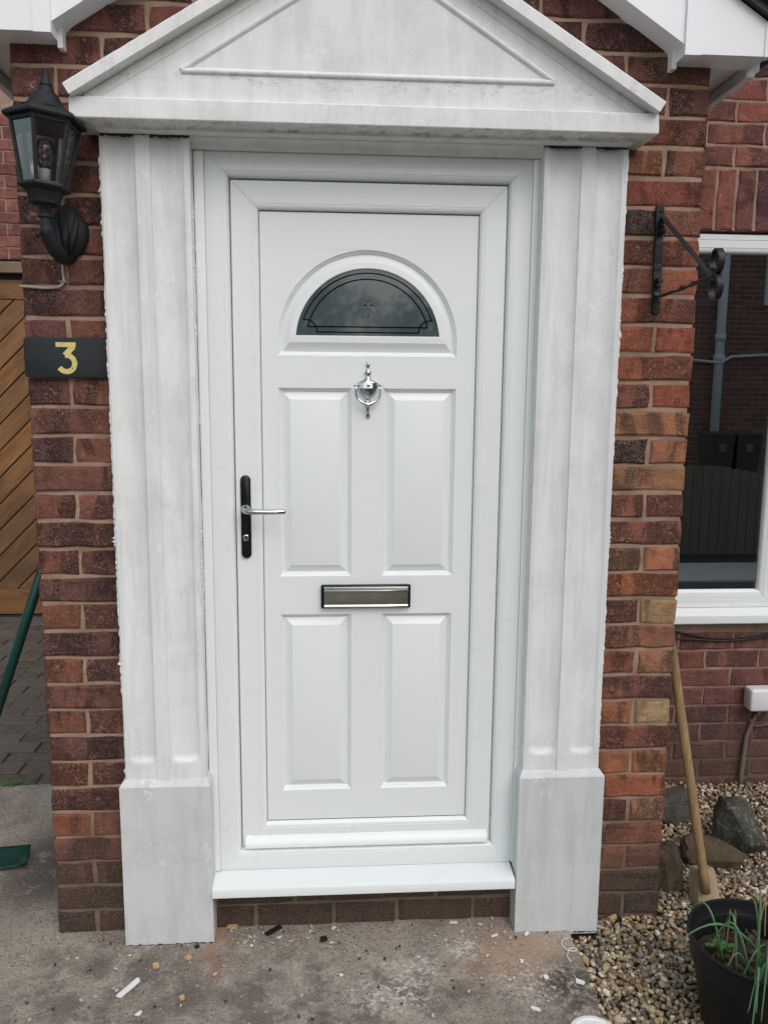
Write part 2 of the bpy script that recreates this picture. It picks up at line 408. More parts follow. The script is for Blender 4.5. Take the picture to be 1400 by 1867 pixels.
M_rock2 = rock_mat('brown sandstone', (.115, .085, .052), (.20, .155, .10), (.10, .088, .062))
M_rock3 = rock_mat('grey-brown stone', (.10, .088, .072), (.17, .155, .13), (.22, .20, .17))

# ------------------------------------------------------------------ bricks
def brick_mesh(L, H, D, seed, round_=.0035):
    r = random.Random(seed); j = lambda a: (r.random()*2-1)*a
    out = []
    nx = max(2, round(L/.055))
    bl, br, tl, tr = (-L/2, -H/2), (L/2, -H/2), (-L/2, H/2), (L/2, H/2)
    for i in range(nx): out.append((-L/2+L*i/nx, -H/2))
    out += [(L/2, -H/2), (L/2, 0)]
    for i in range(nx): out.append((L/2-L*i/nx, H/2))
    out += [(-L/2, H/2), (-L/2, 0)]
    pj = [(x+j(.0030), z+j(.0026)) for x, z in out]
    inset = []
    for x, z in pj:
        k = round_*(1+r.random()*.9); inset.append((x-math.copysign(min(k, abs(x)), x), z-math.copysign(min(k, abs(z)), z)))
    yj = [j(.0022) for _ in pj]
    mb = MB()
    mb.loft([[(x, D, z) for x, z in out], [(x, round_*.9, z) for x, z in pj], [(x, y, z) for (x, z), y in zip(inset, yj)]], True, False, True)
    return mb.mesh('brick')
BM = {}
def brick(parent, mat, x0, x1, z0, z1, y, color, D=.1, rot=None):
    L, H = round(x1-x0, 3), round(z1-z0, 3)
    vkey = rnd.randrange(5)
    key = (L, H, D, vkey, mat.name)
    if key not in BM:
        me = brick_mesh(L, H, D, hash((L, H, vkey)) & 0xffff); me.materials.append(mat); BM[key] = me
    o = bpy.data.objects.new('brick', BM[key]); col.objects.link(o)
    o.location = ((x0+x1)/2, y+jit(.0015), (z0+z1)/2); o.rotation_euler = (jit(.006), jit(.004), jit(.006))
    o.color = (*color, 1); attach(o, parent); return o
def tint(c, a=.14):
    k = 1+jit(a); return (c[0]*k*(1+jit(.05)), c[1]*k, c[2]*k*(1+jit(.06)))
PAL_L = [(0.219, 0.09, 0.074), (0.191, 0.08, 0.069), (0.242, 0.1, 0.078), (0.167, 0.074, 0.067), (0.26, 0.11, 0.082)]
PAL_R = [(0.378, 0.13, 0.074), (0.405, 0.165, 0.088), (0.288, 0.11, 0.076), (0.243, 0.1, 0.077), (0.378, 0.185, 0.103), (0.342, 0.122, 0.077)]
PAL_T_SHADE = [(0.165, 0.066, 0.055), (0.185, 0.07, 0.056), (0.135, 0.058, 0.05)]  # top courses: dark purple brick, with the eaves' shade put into the colour

porch = thing('brick_wall', 'rustic brown and red brick wall around the white front door', 'wall', (0, .4, 0))
XL, XR, MO = -.871, .877, .0055
def ped_top(x): return 2.222+(.70-abs(x))*.595
FIX = {('R', 3, 0): (0.065, 0.05, 0.047), ('R', 7, 1): (0.351, 0.095, 0.062), ('R', 9, 1): (0.338, 0.095, 0.062), ('R', 11, 0): (0.111, 0.067, 0.058), ('R', 11, 1): (0.39, 0.168, 0.095), ('R', 17, 1): (0.46, 0.3, 0.17), ('R', 21, 1): (0.5, 0.34, 0.19), ('R', 2, 0): (0.286, 0.084, 0.062), ('R', 4, 0): (0.26, 0.095, 0.067), ('R', 5, 0): (0.247, 0.095, 0.067), ('R', 6, 0): (0.273, 0.095, 0.067), ('R', 13, 1): (0.299, 0.112, 0.078), ('L', 17, 0): (0.25, 0.095, 0.065), ('L', 19, 0): (0.25, 0.095, 0.065), ('L', 21, 0): (0.237, 0.09, 0.062), ('L', 23, 0): (0.25, 0.092, 0.06), ('L', 25, 0): (0.275, 0.1, 0.062), ('L', 11, 0): (0.088, 0.045, 0.045), ('L', 15, 0): (0.237, 0.09, 0.065), ('R', 16, 0): (0.44, 0.14, 0.078), ('R', 18, 0): (0.3, 0.13, 0.085)}
for k in range(-5, 31):
    zt = 2.235-.075*k; zb = zt-.0635
    odd = k % 2
    perps = []
    x = XL+(.1075 if odd else .22)
    while x < -.05: perps.append(x); x += .225
    xr = XR-(.1075 if odd else .22); pr = []
    while xr > .05: pr.append(xr); xr -= .225
    edges = [XL-MO]+perps+sorted(pr)+[XR+MO]
    for i, (a, b) in enumerate(zip(edges, edges[1:])):
        x0, x1 = a+MO, b-MO
        if x1-x0 < .03: continue
        mid = (x0+x1)/2; side = 'L' if mid < 0 else 'R'
        if zt < 2.16 and x0 > -.60 and x1 < .60 and k < 28: continue        # doorway
        if k >= 28 and (abs(mid) > .45 and abs(mid) < .6): continue
        if k == 30 and mid < .5: continue
        if zt > 2.16 and max(abs(x0), abs(x1)) < .66 and zt < ped_top(max(abs(x0), abs(x1)))-.02: continue
        if zt > 2.62 or (zb > 2.47+(.80-abs(mid))*.6): continue
        if zt < 2.16:                                                   # keep brick ends clear of the frame opening
            if side == 'L': x1 = min(x1, -.452) if k < 28 else x1
            else: x0 = max(x0, .458) if k < 28 else x0
        if x1-x0 < .03: continue
        n = i if side == 'L' else (len(edges)-2-i); idx = n if side == 'L' else (1 if n == 0 and odd else 0)
        c = FIX.get((side, k, idx)) or rnd.choice(PAL_T_SHADE if k < 1 else (PAL_L if side == 'L' else PAL_R))
        if k >= 28: c = rnd.choice([(.10, .055, .042), (.08, .045, .036), (.12, .062, .045)])
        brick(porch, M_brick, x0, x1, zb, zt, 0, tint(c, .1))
mb = MB()
mb.box(XL+.004, -.452, .0055, .80, -.12, 2.147); mb.box(.458, XR-.004, .0055, .80, -.12, 2.147)
mb.box(XL+.004, XR-.004, .0055, .80, 2.147, 2.62); mb.box(-.452, .458, .0055, .14, -.12, .139)
mb.obj('mortar', M_mortar, porch)
for x0, x1 in ((XL+.001, XL+.0035), (XR-.0035, XR-.001)):
    MB().box(x0, x1, .104, .789, -.1, 2.36).obj('side_wall', M_side, porch)

# ------------------------------------------------------------------ wall with the window, right
WY = .79
back = thing('brick_wall', 'set-back red brick wall around the window right of the porch', 'wall', (2, .9, 0))
def back_row(zt, off, xa, xb, palette):
    x = off
    while x > xa: x -= .214
    while x < xb:
        x0, x1 = max(x+.005, xa), min(x+.209, xb)
        if x1-x0 > .03: brick(back, M_brick_b, x0, x1, zt-.0655, zt, WY, tint(rnd.choice(palette), .12))
        x += .214
PB = [(0.248, 0.1, 0.083), (0.225, 0.094, 0.081), (0.276, 0.11, 0.088), (0.202, 0.088, 0.078)]
z = .6165; k = 0
while z > -.05:
    back_row(z, 1.357 if k % 2 else 1.463, .90, 2.0, PB); z -= .075; k += 1
PT = [(0.261, 0.095, 0.078), (0.225, 0.085, 0.074), (0.18, 0.076, 0.074), (0.297, 0.105, 0.082)]
for q, zt in enumerate((2.397, 2.472, 2.547, 2.622, 2.697, 2.772)):
    back_row(zt, 1.335+(.107 if q % 2 else 0), .90, 2.0, PT)
for i in range(-5, 12):                                  # soldier course above the window
    x0 = 1.284+i*.0735
    if x0 < .9: continue
    b_ = brick(back, M_brick_b, -.1035, .1035, -.0315, .0315, 0, tint(PT[i % 4], .12))
    b_.location = (x0+.0315, WY+jit(.002), 2.216); b_.rotation_euler = (0, R(90), 0)
mb = MB()
mb.box(.885, 2.2, WY+.005, WY+.25, 2.112, 3.1); mb.box(.885, 2.2, WY+.005, WY+.25, -.15, .66)
mb.box(.885, .98, WY+.005, WY+.25, .66, 2.112); mb.box(2.05, 2.2, WY+.005, WY+.25, .66, 2.112)
mb.obj('mortar', M_mortar_b, back)

# ------------------------------------------------------------------ profile frames
def rail_pieces(name, mat, parent, x0, x1, z0, z1, prof, skip=(), auto=35):
    """four mitred lengths; prof = [(inset from outer edge, y)]"""
    g = .0004
    for side in ('head', 'bottom', 'left', 'right'):
        if side in skip: continue
        rings = []
        for end in (0, 1):
            ring = []
            for i, y in prof:
                a0, a1, b0, b1 = x0+i, x1-i, z0+i, z1-i
                if side == 'head': p = ((a0+g if end == 0 else a1-g), y, b1)
                elif side == 'bottom': p = ((a0+g if end == 0 else a1-g), y, b0)
                elif side == 'left': p = (a0, y, (b0+g if end == 0 else b1-g))
                else: p = (a1, y, (b0+g if end == 0 else b1-g))
                ring.append(p)
            rings.append(ring)
        MB().loft(rings, True, True, True).obj(name, mat, parent, auto=auto)
def ovolo(i0, y0, i1, y1, n=5):
    return [(i0+(i1-i0)*math.sin(t*math.pi/2/n), y0+(y1-y0)*(1-math.cos(t*math.pi/2/n))) for t in range(n+1)]

# ------------------------------------------------------------------ front door
door = thing('front_door', 'closed white plastic front door with half-round glass, chrome knocker and letter plate', 'door', (.005, .05, .14))
FX0, FX1, FZ0, FZ1 = -.411, .4245, .178, 2.1275
prof_f = [(0, .07), (0, .0005), (.0012, 0), (.0435, 0), (.0445, .0012), (.0455, .0005)]+ovolo(.046, .0005, .0575, .012)+[(.0585, .014), (.0585, .07)]
rail_pieces('frame_rail', M_pvc, door, FX0, FX1, FZ0, FZ1, prof_f)
SX0, SX1, SZ0, SZ1 = -.3492, .3630, .2405, 2.0640
prof_s = [(0, .07), (0, .017), (.001, .016), (.054, .016), (.055, .0172), (.056, .0165)]+ovolo(.0565, .0165, .069, .0275)+[(.070, .0295), (.070, .07)]
rail_pieces('sash_rail', M_pvc, door, SX0, SX1, SZ0, SZ1, prof_s)
mb = MB(); mb.box(FX0+.055, FX1-.055, .045, .06, FZ0+.055, FZ1-.055); mb.obj('gasket', M_gap, door)
mb = MB()
for a, b, c, d in ((SX0+.0695, SX1-.0695, SZ1-.0722, SZ1-.0695), (SX0+.0695, SX1-.0695, SZ0+.0695, SZ0+.0714), (SX0+.0695, SX0+.0712, SZ0+.0714, SZ1-.0722), (SX1-.0712, SX1-.0695, SZ0+.0714, SZ1-.0722)): mb.box(a, b, .0292, .034, c, d)
mb.obj('glazing_gasket', M_gap, door)
# moulded door skin
PX = [-.2835, -.2345, -.040, .0455, .2405, .2955]
PYF = .030
rows = [.3085, .4015, .9215, 1.030, 1.5435, 1.628, 1.900, 1.9975]
panels = {(1, 1), (1, 3), (3, 1), (3, 3)}
mb = MB(); bm = mb.bm
def quad(x0, x1, z0, z1):
    bm.faces.new([bm.verts.new(p) for p in ((x0, PYF, z0), (x1, PYF, z0), (x1, PYF, z1), (x0, PYF, z1))])
for r_ in range(7):
    if r_ == 5:
        quad(PX[0], PX[1], rows[5], rows[6]); quad(PX[4], PX[5], rows[5], rows[6]); continue
    for c_ in range(5):
        if (r_, c_) not in panels: quad(PX[c_], PX[c_+1], rows[r_], rows[r_+1])
PROF = [(0, 0), (.001, .0015), (.0025, .0050), (.004, .0065), (.0062, .0072), (.0078, .0098), (.009, .0122), (.0105, .0128), (.012, .0122), (.0300, .0014), (.032, .0008)]
for (r_, c_) in sorted(panels):
    x0, x1, z0, z1 = PX[c_], PX[c_+1], rows[r_], rows[r_+1]
    mb.loft([[(x0+i, PYF+d, z0+i), (x1-i, PYF+d, z0+i), (x1-i, PYF+d, z1-i), (x0+i, PYF+d, z1-i)] for i, d in PROF], True, False, True)
ACX, ACZ, AR = .003, 1.663, .2375
def arch(Rr, zb, y, n=48):
    pts = []
    a0 = math.asin((zb-ACZ)/Rr) if zb > ACZ else 0
    arc = [(ACX-Rr*math.cos(a), ACZ+Rr*math.sin(a)) for a in [a0+(math.pi-2*a0)*t/n for t in range(n+1)]]
    nb = 10
    xb0, xb1 = arc[0][0], arc[-1][0]
    bot = [(xb1+(xb0-xb1)*t/nb, zb) for t in range(nb+1)]
    if zb > ACZ: bot = bot[1:-1]; bot = [(xb1+(xb0-xb1)*.001, zb)]+bot+[(xb0-(xb0-xb1)*.001, zb)]
    return [(x, y, z) for x, z in arc+bot]
o_ = arch(AR, 1.628, PYF)
bm.faces.new([bm.verts.new(p) for p in [(PX[1], PYF, 1.900)]+[(PX[1], PYF, 1.628)]+o_[:25]+[(ACX, PYF, 1.900)]])
bm.faces.new([bm.verts.new(p) for p in [(ACX, PYF, 1.900)]+o_[24:49]+[(PX[4], PYF, 1.628), (PX[4], PYF, 1.900)]])
aprof = PROF[:-2]+[(.030, .0005), (.0315, -.0005), (.0455, -.0015), (.0468, -.0005), (.0472, .008)]
def azb(i): return 1.628+min(i, .012)+max(0, i-.012)*(.041/.0352)
mb.loft([arch(AR-i, azb(i), PYF+d) for i, d in aprof], True, False, False)
skin = mb.obj('door_panel', M_pvc_panel, door, auto=22)
GR, GZB = AR-.0470, 1.6808
pane = MB().loft([arch(GR, GZB, PYF+.004), arch(GR, GZB, PYF+.008)], True, True, True).obj('glass_pane', M_frost, door)
def strip2(name, pts, wd, mat, parent, y=PYF+.0034, closed=False):
    mb = MB(); n = len(pts); L_, R_ = [], []
    for i in range(n):
        a = Vector(pts[(i-1) % n] if (i > 0 or closed) else pts[0]); b = Vector(pts[(i+1) % n] if (i < n-1 or closed) else pts[-1])
        p = Vector(pts[i]); d1 = (p-a); d2 = (b-p)
        d1 = d1.normalized() if d1.length > 1e-9 else d2.normalized(); d2 = d2.normalized() if d2.length > 1e-9 else d1
        nn = Vector((-(d1+d2).y, (d1+d2).x)); nn = nn.normalized() if nn.length > 1e-6 else Vector((-d1.y, d1.x))
        k = min(1.8, 1/max(.3, nn.dot(Vector((-d1.y, d1.x)))))
        L_.append(p+nn*wd/2*k); R_.append(p-nn*wd/2*k)
    rings = [[(l.x, y, l.y), (r.x, y, r.y), (r.x, y+.0014, r.y), (l.x, y+.0014, l.y)] for l, r in zip(L_, R_)]
    if closed: rings.append(rings[0])
    return mb.loft(rings, True, not closed, not closed).obj(name, mat, parent)
def arcpts(cx, cz, r, a0, a1, n=24): return [(cx+r*math.cos(R(a0+(a1-a0)*t/n)), cz+r*math.sin(R(a0+(a1-a0)*t/n))) for t in range(n+1)]
# outer loop with scooped corners, inner loop with sharp corners
r1, r2, zo, zi = .1795, .1640, 1.6890, 1.7040
aa = math.degrees(math.asin((1.722-ACZ)/r1)); ex = ACX+r1*math.cos(R(aa))
loop = arcpts(ACX, ACZ, r1, aa, 180-aa, 40)
lc = (ACX-.1650, zo+.003)
loop += arcpts(lc[0], lc[1], .030, 88, -4, 8)+arcpts(ACX+.165, zo+.003, .030, 184, 92, 8)
strip2('etched_line', loop, .0032, M_line, pane, closed=True)
ai = math.degrees(math.asin((zi-ACZ)/r2)); strip2('etched_line', arcpts(ACX, ACZ, r2, ai, 180-ai, 40), .0032, M_line, pane, y=PYF+.0031, closed=True)
for a, r0_, r1_, wd in [(90, .007, .027, .0016), (270, .007, .029, .0016), (0, .003, .013, .003), (180, .003, .013, .003)]+[(s, .007, .024, .0013) for s in (63, 117, 243, 297)]:
    cx_, cz_ = ACX+.001, 1.7605
    strip2('etched_star_ray', [(cx_+math.cos(R(a))*r0_, cz_+math.sin(R(a))*r0_), (cx_+math.cos(R(a))*r1_, cz_+math.sin(R(a))*r1_)], wd, M_line, pane)
strip2('glass_mark', arcpts(ACX+.1785, 1.6875, .0038, 0, 345, 14), .0008, plain('faint glass mark', (.12, .13, .13), .4), pane, closed=True)
# weather bar, threshold sill
mb = MB(); mb.loft([[(x, y, z_) for y, z_ in ((.0155, .2735), (.006, .2685), (-.004, .2545), (-.005, .245), (.0155, .245))] for x in (-.3405, .3535)], True, True, True)
mb.obj('weather_bar', M_pvc, door, auto=30)
mb = MB(); mb.loft([[(x, y, z_) for y, z_ in ((.06, .1775), (0, .1765), (-.070, .1690), (-.0755, .1670), (-.0775, .163), (-.0775, .1420), (-.075, .1400), (-.010, .1400), (.06, .1400))] for x in (-.4255, .4225)], True, True, True)
mb.obj('sill', M_pvc, door, auto=30)
for x0, x1 in ((-.4365, -.4115), (.4250, .4465)):
    mb = MB(); mb.box(x0, x1, -.006, .05, .179, 2.127, .0015); mb.obj('edge_trim', M_pvc, door)
# letter plate
lp = MB().box(-.1235, .1245, .0165, .0302, .9405, 1.007, .004, 2).obj('letter_plate', M_blk, door, auto=40)
mb = MB(); x0, x1 = -.1145, .1165
lipp = [(.0155, 1.0015), (.0145, .9995), (.0155, .9975), (.0168, .9945), (.0135, .9935), (.0115, .991), (.0120, .9875), (.0145, .9855), (.0150, .955), (.0148, .952), (.0125, .9495), (.0118, .9475), (.0130, .9455), (.0168, .9445), (.0168, .9425), (.02, .9425), (.02, 1.0015)]
mb.loft([[(x, y, z_) for y, z_ in lipp] for x in (x0, x1)], True, True, True); mb.obj('flap', M_flap, lp, auto=35)
for z_, h, y in ((.9905, .0055, .0105), (.9465, .0035, .0112), (1.0002, .0018, .0142)):
    MB().box(x0+.0005, x1-.0005, y, y+.004, z_-h/2, z_+h/2, .0012, 2).obj('flap_lip', M_chrome, lp, auto=40)
# handle
def stadium(cx, z0, z1, hw, n=12):
    return [(cx+hw*math.cos(a), z1-hw+hw*math.sin(a)) for a in [math.pi*t/n for t in range(n+1)]]+[(cx-hw*math.cos(a), z0+hw-hw*math.sin(a)) for a in [math.pi*t/n for t in range(n+1)]]
mb = MB(); rings = []
for ins, y in ((0, .0163), (0, .0105), (.0008, .0088), (.0025, .0078)):
    rings.append([(x, y, z_) for x, z_ in stadium(-.3235, 1.0855+ins, 1.3115-ins, .0135-ins)])
mb.loft(rings, True, False, True); hp = mb.obj('handle_plate', M_blk, door, auto=50)
MB().lathe([(.0125, 0), (.0125, .006), (.011, .010), (.009, .012), (.0085, .03)], 20, mat=Matrix.Translation((-.3235, .010, 1.2215)) @ Matrix.Rotation(R(90), 4, 'X')).obj('collar', M_chrome, hp, auto=40)
path = [(-.3235, -.010, 1.2215), (-.3225, -.022, 1.2212), (-.318, -.031, 1.221), (-.308, -.0365, 1.2203), (-.29, -.0385, 1.2195), (-.25, -.037, 1.219), (-.220, -.034, 1.2192), (-.2145, -.0335, 1.2193)]
MB().tube(path, [.0088, .0088, .0086, .0082, .0075, .0070, .0068, .0045], 12).obj('lever', M_chrome, hp, smooth=True)
MB().lathe([(.0088, 0), (.0088, .003), (.0065, .0038), (.0062, .0030)], 18, mat=Matrix.Translation((-.3235, .0082, 1.1425)) @ Matrix.Rotation(R(90), 4, 'X')).obj('lock_cylinder', M_chrome, hp, auto=40)
MB().box(-.3241, -.3229, .0032, .006, 1.138, 1.147).obj('keyway', M_gap, hp)
# knocker (urn pattern)
kx = .0035
def urn(prof, name, mat, parent, y=.0296, depth=1.0, seg=20):
    mb = MB(); rings = []
    for hw, z_, dp in prof:
        rings.append([(kx+hw*math.cos(a), y-dp*math.sin(a), z_) for a in [math.pi*t/seg for t in range(seg+1)]])
    mb.loft(rings, False, False, False); return mb.obj(name, mat, parent, smooth=True)
kn = urn([(.001, 1.6135, .001), (.0048, 1.6115, .005), (.0056, 1.607, .0065), (.0050, 1.6020, .006), (.0036, 1.5985, .0045), (.0042, 1.5940, .005), (.0062, 1.5890, .007), (.0098, 1.5860, .010), (.0100, 1.5840, .010),
          (.0070, 1.5810, .008), (.0068, 1.5760, .008), (.0072, 1.5710, .009), (.0110, 1.5670, .011), (.0200, 1.5628, .014), (.0262, 1.5590, .016), (.0268, 1.5560, .016), (.0265, 1.5440, .016), (.0262, 1.5420, .0155),
          (.0250, 1.5360, .015), (.0215, 1.5290, .0135), (.0160, 1.5230, .011), (.0090, 1.5185, .009), (.0072, 1.5140, .008), (.0085, 1.5090, .009), (.0105, 1.5050, .010), (.0068, 1.5000, .008), (.0045, 1.4900, .006), (.0045, 1.4800, .006), (.0062, 1.4720, .007), (.0058, 1.4660, .006), (.0010, 1.4635, .001)], 'knocker', M_chrome, door)
ring = [(-.0318, 1.5505), (-.0322, 1.540), (-.0318, 1.527), (-.028, 1.517), (-.020, 1.509), (-.010, 1.5035), (0, 1.5000), (.010, 1.5035), (.020, 1.509), (.028, 1.517), (.0318, 1.527), (.0322, 1.540), (.0318, 1.5505)]
MB().tube([(kx+x, .0105-.004*math.exp(-(x/.012)**2), z_) for x, z_ in ring], [.0024, .0026, .0028, .0031, .0036, .0050, .0068, .0050, .0036, .0031, .0028, .0026, .0024], 10, upv=(0, 1, 0)).obj('striker_ring', M_chrome, kn, smooth=True)
for s in (-1, 1):
    MB().lathe([(.001, -.004), (.0032, -.003), (.0038, 0), (.0034, .003), (.0022, .005), (.002, .010)], 12, mat=Matrix.Translation((kx+s*.0335, .0105, 1.5515)) @ Matrix.Rotation(R(-90*s), 4, 'Y')).obj('pivot_ball', M_chrome, kn, smooth=True)
mb = MB(); mb.lathe([(.0042, 0), (.0042, .004), (.0030, .0045), (.0026, .0025)], 14, mat=Matrix.Translation((kx, .0138, 1.5505)) @ Matrix.Rotation(R(90), 4, 'X')); mb.obj('screw', M_chrome, kn, auto=40)
mb = MB(); mb.loft([[(kx-.024, y, z_), (kx-.012, y-.004, z_), (kx+.012, y-.004, z_), (kx+.024, y, z_)] for y, z_ in ((.0165, 1.5575), (.0155, 1.5435))], False, False, False); mb.obj('urn_band', M_chrome, kn)

# ------------------------------------------------------------------ door surround: pilasters, plinths, pediment
sur = thing('door_surround', 'weathered white moulded door surround with fluted pilasters and triangular pediment', 'door surround', (0, 0, 0))
def pilaster(xa, xb, sgn):
    """xa outer edge, xb inner edge"""
    W_ = abs(xb-xa); d = 1 if xb > xa else -1
    us = sorted(set([0, .004, .010, .0135]+[.014+.071*t/14 for t in range(15)]+[.0865, .088, .1045, .121, .1225]+[.123+.079*t/14 for t in range(15)]+[.2035, .208, .213, W_]))
    us = [u for u in us if u <= W_]
    zs = [.478, .50]+[.515+.08*t/14 for t in range(15)]+[.62, .8, 1.0, 1.25, 1.5, 1.75, 2.0, 2.1465]
    def dep(u, z_):
        # flutes with half-round bottom ends
        y = 0
        for a, b, dd in ((.014, .085, .0095), (.123, .202, .0105)):
            if a <= u <= b:
                t = (u-a)/(b-a); s = math.sin(math.pi*t)**.62
                half = (b-a)/2; zc = .535+half*.3; off = u-(a+b)/2
                zlim = zc-.35*math.sqrt(max(0, half*half-off*off))
                f = min(1, max(0, (z_-zlim+.004)/.018)); f = f*f*(3-2*f)
                y = max(y, dd*s*f)
        if .0865 <= u <= .1215: y = -.0045
        if u < .003 or u > W_-.003: y += .0025
        return y
    rings = []
    for z_ in zs:
        row = [(xa+d*u, -.05+dep(u, z_), z_) for u in us]
        rings.append([(xa, .004, z_)]+row+[(xb, .004, z_)])
    o = MB().loft(rings, False).obj('pilaster', M_sur, sur, auto=28)
    # plinth block with sloped top
    px0, px1 = (xa-d*.014, xb+d*.013); a, b = min(px0, px1), max(px0, px1)
    mb = MB()
    lv = [(0, -.004 if sgn < 0 else -.014), (0, .4685), (.003, .473), (.013, .4835), (.016, .485)]
    mb.loft([[(a+i*.8, -.066+i, z_), (b-i*.8, -.066+i, z_), (b-i*.8, .003, z_), (a+i*.8, .003, z_)] for i, z_ in lv], True, True, True)
    mb.obj('plinth_block', M_plinth, sur, auto=30)
    return o
pilaster(-.6545, -.4385, -1); pilaster(.6560, .4415, 1)
# crusty sealant along the outer edges of the pilasters and the ragged gap under the cornice
def ragged(name, mat, parent, x, z0, z1, sgn, amp, seed, y0=-.046, y1=.002, step=.006):
    r = random.Random(seed); rings = []; z_ = z0; wv = .4
    while z_ < z1:
        wv = min(1, max(.05, wv+(r.random()-.5)*.7)); wd = amp*(.12+wv*wv); 
        if r.random() < .06: wd *= 1.9
        yy = y0+r.random()*.008
        rings.append([(x-sgn*.003, yy-.004, z_), (x+sgn*wd*.6, yy-.003*r.random(), z_+r.random()*.002), (x+sgn*wd, yy+.008, z_), (x+sgn*wd*.5, y1, z_), (x-sgn*.003, y1, z_)])
        z_ += step*(.5+r.random())
    MB().loft(rings, True, True, True).obj(name, mat, parent)
ragged('sealant_bead', M_seal, sur, -.6545, .487, 2.10, -1, .0058, 1)
ragged('sealant_bead', M_seal, sur, .6560, .487, 2.13, 1, .0050, 2)
ragged('sealant_bead', M_seal, sur, -.4385, .487, 2.12, 1, .0022, 3, -.030, .0)
ragged('sealant_bead', M_seal, sur, .4415, .487, 2.12, -1, .0018, 4, -.030, .0)
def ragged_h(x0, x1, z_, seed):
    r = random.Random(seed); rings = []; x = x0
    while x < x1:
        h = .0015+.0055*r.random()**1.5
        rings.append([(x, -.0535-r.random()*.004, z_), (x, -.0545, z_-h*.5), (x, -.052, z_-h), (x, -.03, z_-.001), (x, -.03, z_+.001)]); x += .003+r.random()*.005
    MB().loft(rings, True, True, True).obj('gap_line', M_darkjoint, sur)
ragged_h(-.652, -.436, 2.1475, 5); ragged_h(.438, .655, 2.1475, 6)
mb = MB(); mb.box(-.4425, -.4388, -.034, -.001, 2.04, 2.146); mb.obj('gap_line', M_darkjoint, sur)
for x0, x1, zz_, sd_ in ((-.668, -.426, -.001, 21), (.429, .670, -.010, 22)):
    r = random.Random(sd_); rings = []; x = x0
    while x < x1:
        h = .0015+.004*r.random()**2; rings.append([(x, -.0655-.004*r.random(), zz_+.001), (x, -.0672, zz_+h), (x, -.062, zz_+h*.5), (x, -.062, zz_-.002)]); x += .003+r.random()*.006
    MB().loft(rings, True, True, True).obj('gap_line', M_darkjoint, sur)
# head moulding over the door frame
mb = MB(); mb.loft([[(x, y, z_) for y, z_ in ((0.02, 2.1285), (-.013, 2.1285), (-.016, 2.1295), (-.018, 2.1340), (-.022, 2.1382), (-.029, 2.1418), (-.039, 2.1442), (-.052, 2.1452), (-.054, 2.1462), (-.055, 2.1500), (-.055, 2.1600), (.02, 2.16))] for x in (-.4385, .4455)], True, True, True)
mb.obj('head_moulding', M_sur, sur, auto=30)
# pediment
ped = MB()
HX = .697
lv = [(.0485, 2.1478), (.0470, 2.1482), (.0465, 2.1505), (.0440, 2.1538), (.0395, 2.1560), (.0330, 2.1570), (.0250, 2.1574), (.0040, 2.1576), (.0015, 2.1588), (0, 2.1610), (0, 2.1690), (.0015, 2.2035), (.004, 2.2060), (.018, 2.2085)]
ped.loft([[(-HX+i, -.135+i, z_), (HX-i, -.135+i, z_), (HX-i, .003, z_), (-HX+i, .003, z_)] for i, z_ in lv], True, True, True)
pedo = ped.obj('pediment', M_ped, sur, auto=24)
SL = .595; AP = lambda x, z0: z0+(.70-abs(x))*SL
apex = 2.208+.655*SL
MB().prism([(-.655, 2.2075), (.655, 2.2075), (0, apex+.05)], -.118, .003).obj('tympanum', M_ped, pedo)
un = Vector((SL, 1)).normalized()      # normal of the left slope is (-SL,1)
for s in (-1, 1):
    nz = math.sqrt(1+SL*SL)
    # raking cornice: bar from tip to apex, thickness th along the slope normal
    def bar(tipx, tipz, th, y0, y1, name, chips=0):
        n = Vector((s*SL, 1)).normalized(); dirv = Vector((-s*1, SL)).normalized()
        A = Vector((s*tipx, tipz)); rings = []
        rr = random.Random(int(th*1000)+s)
        Ltot = tipx*nz; N = 60
        for t in range(N+1):
            q = A+dirv*(Ltot*t/N)
            if t == N: q = Vector((0, tipz+tipx*SL))
            e = (rr.random()**3)*.004*chips
            top, bot = q, q-n*th
            if t == N: bot = Vector((0, q.y-th*nz))
            rings.append([(top.x, y0+.0025+e, top.y), (q.x-n.x*.003, y0+e*.4, q.y-n.y*(.003+e)), (bot.x, y0, bot.y), (bot.x, y1, bot.y), (top.x, y1, top.y)])
        MB().loft(rings, True, True, True).obj(name, M_ped, pedo)
    bar(.703, 2.2255, .0275, -.158, .004, 'raking_cornice', .45)
    bar(.667, 2.2150, .0235, -.1197, .004, 'raking_fillet')
# bead triangle standing proud on the tympanum
def bead(p, q):
    p, q = Vector(p), Vector(q); d = (q-p).normalized(); n = Vector((-d.y, d.x)); rings = []
    for c in (p, q):
        rings.append([(c.x+n.x*k, -.1175-h, c.y+n.y*k) for k, h in ((-.0075, 0), (-.007, .0032), (-.0045, .0062), (-.0005, .0075), (.003, .0055), (.0055, .002), (.0075, 0))])
    MB().loft(rings, False).obj('bead_moulding', M_ped, pedo, auto=50)
bz = 2.2730; bx = .440; bap = bz+bx*.617
bead((-bx, bz), (bx, bz)); bead((bx, bz), (0, bap)); bead((0, bap), (-bx, bz))

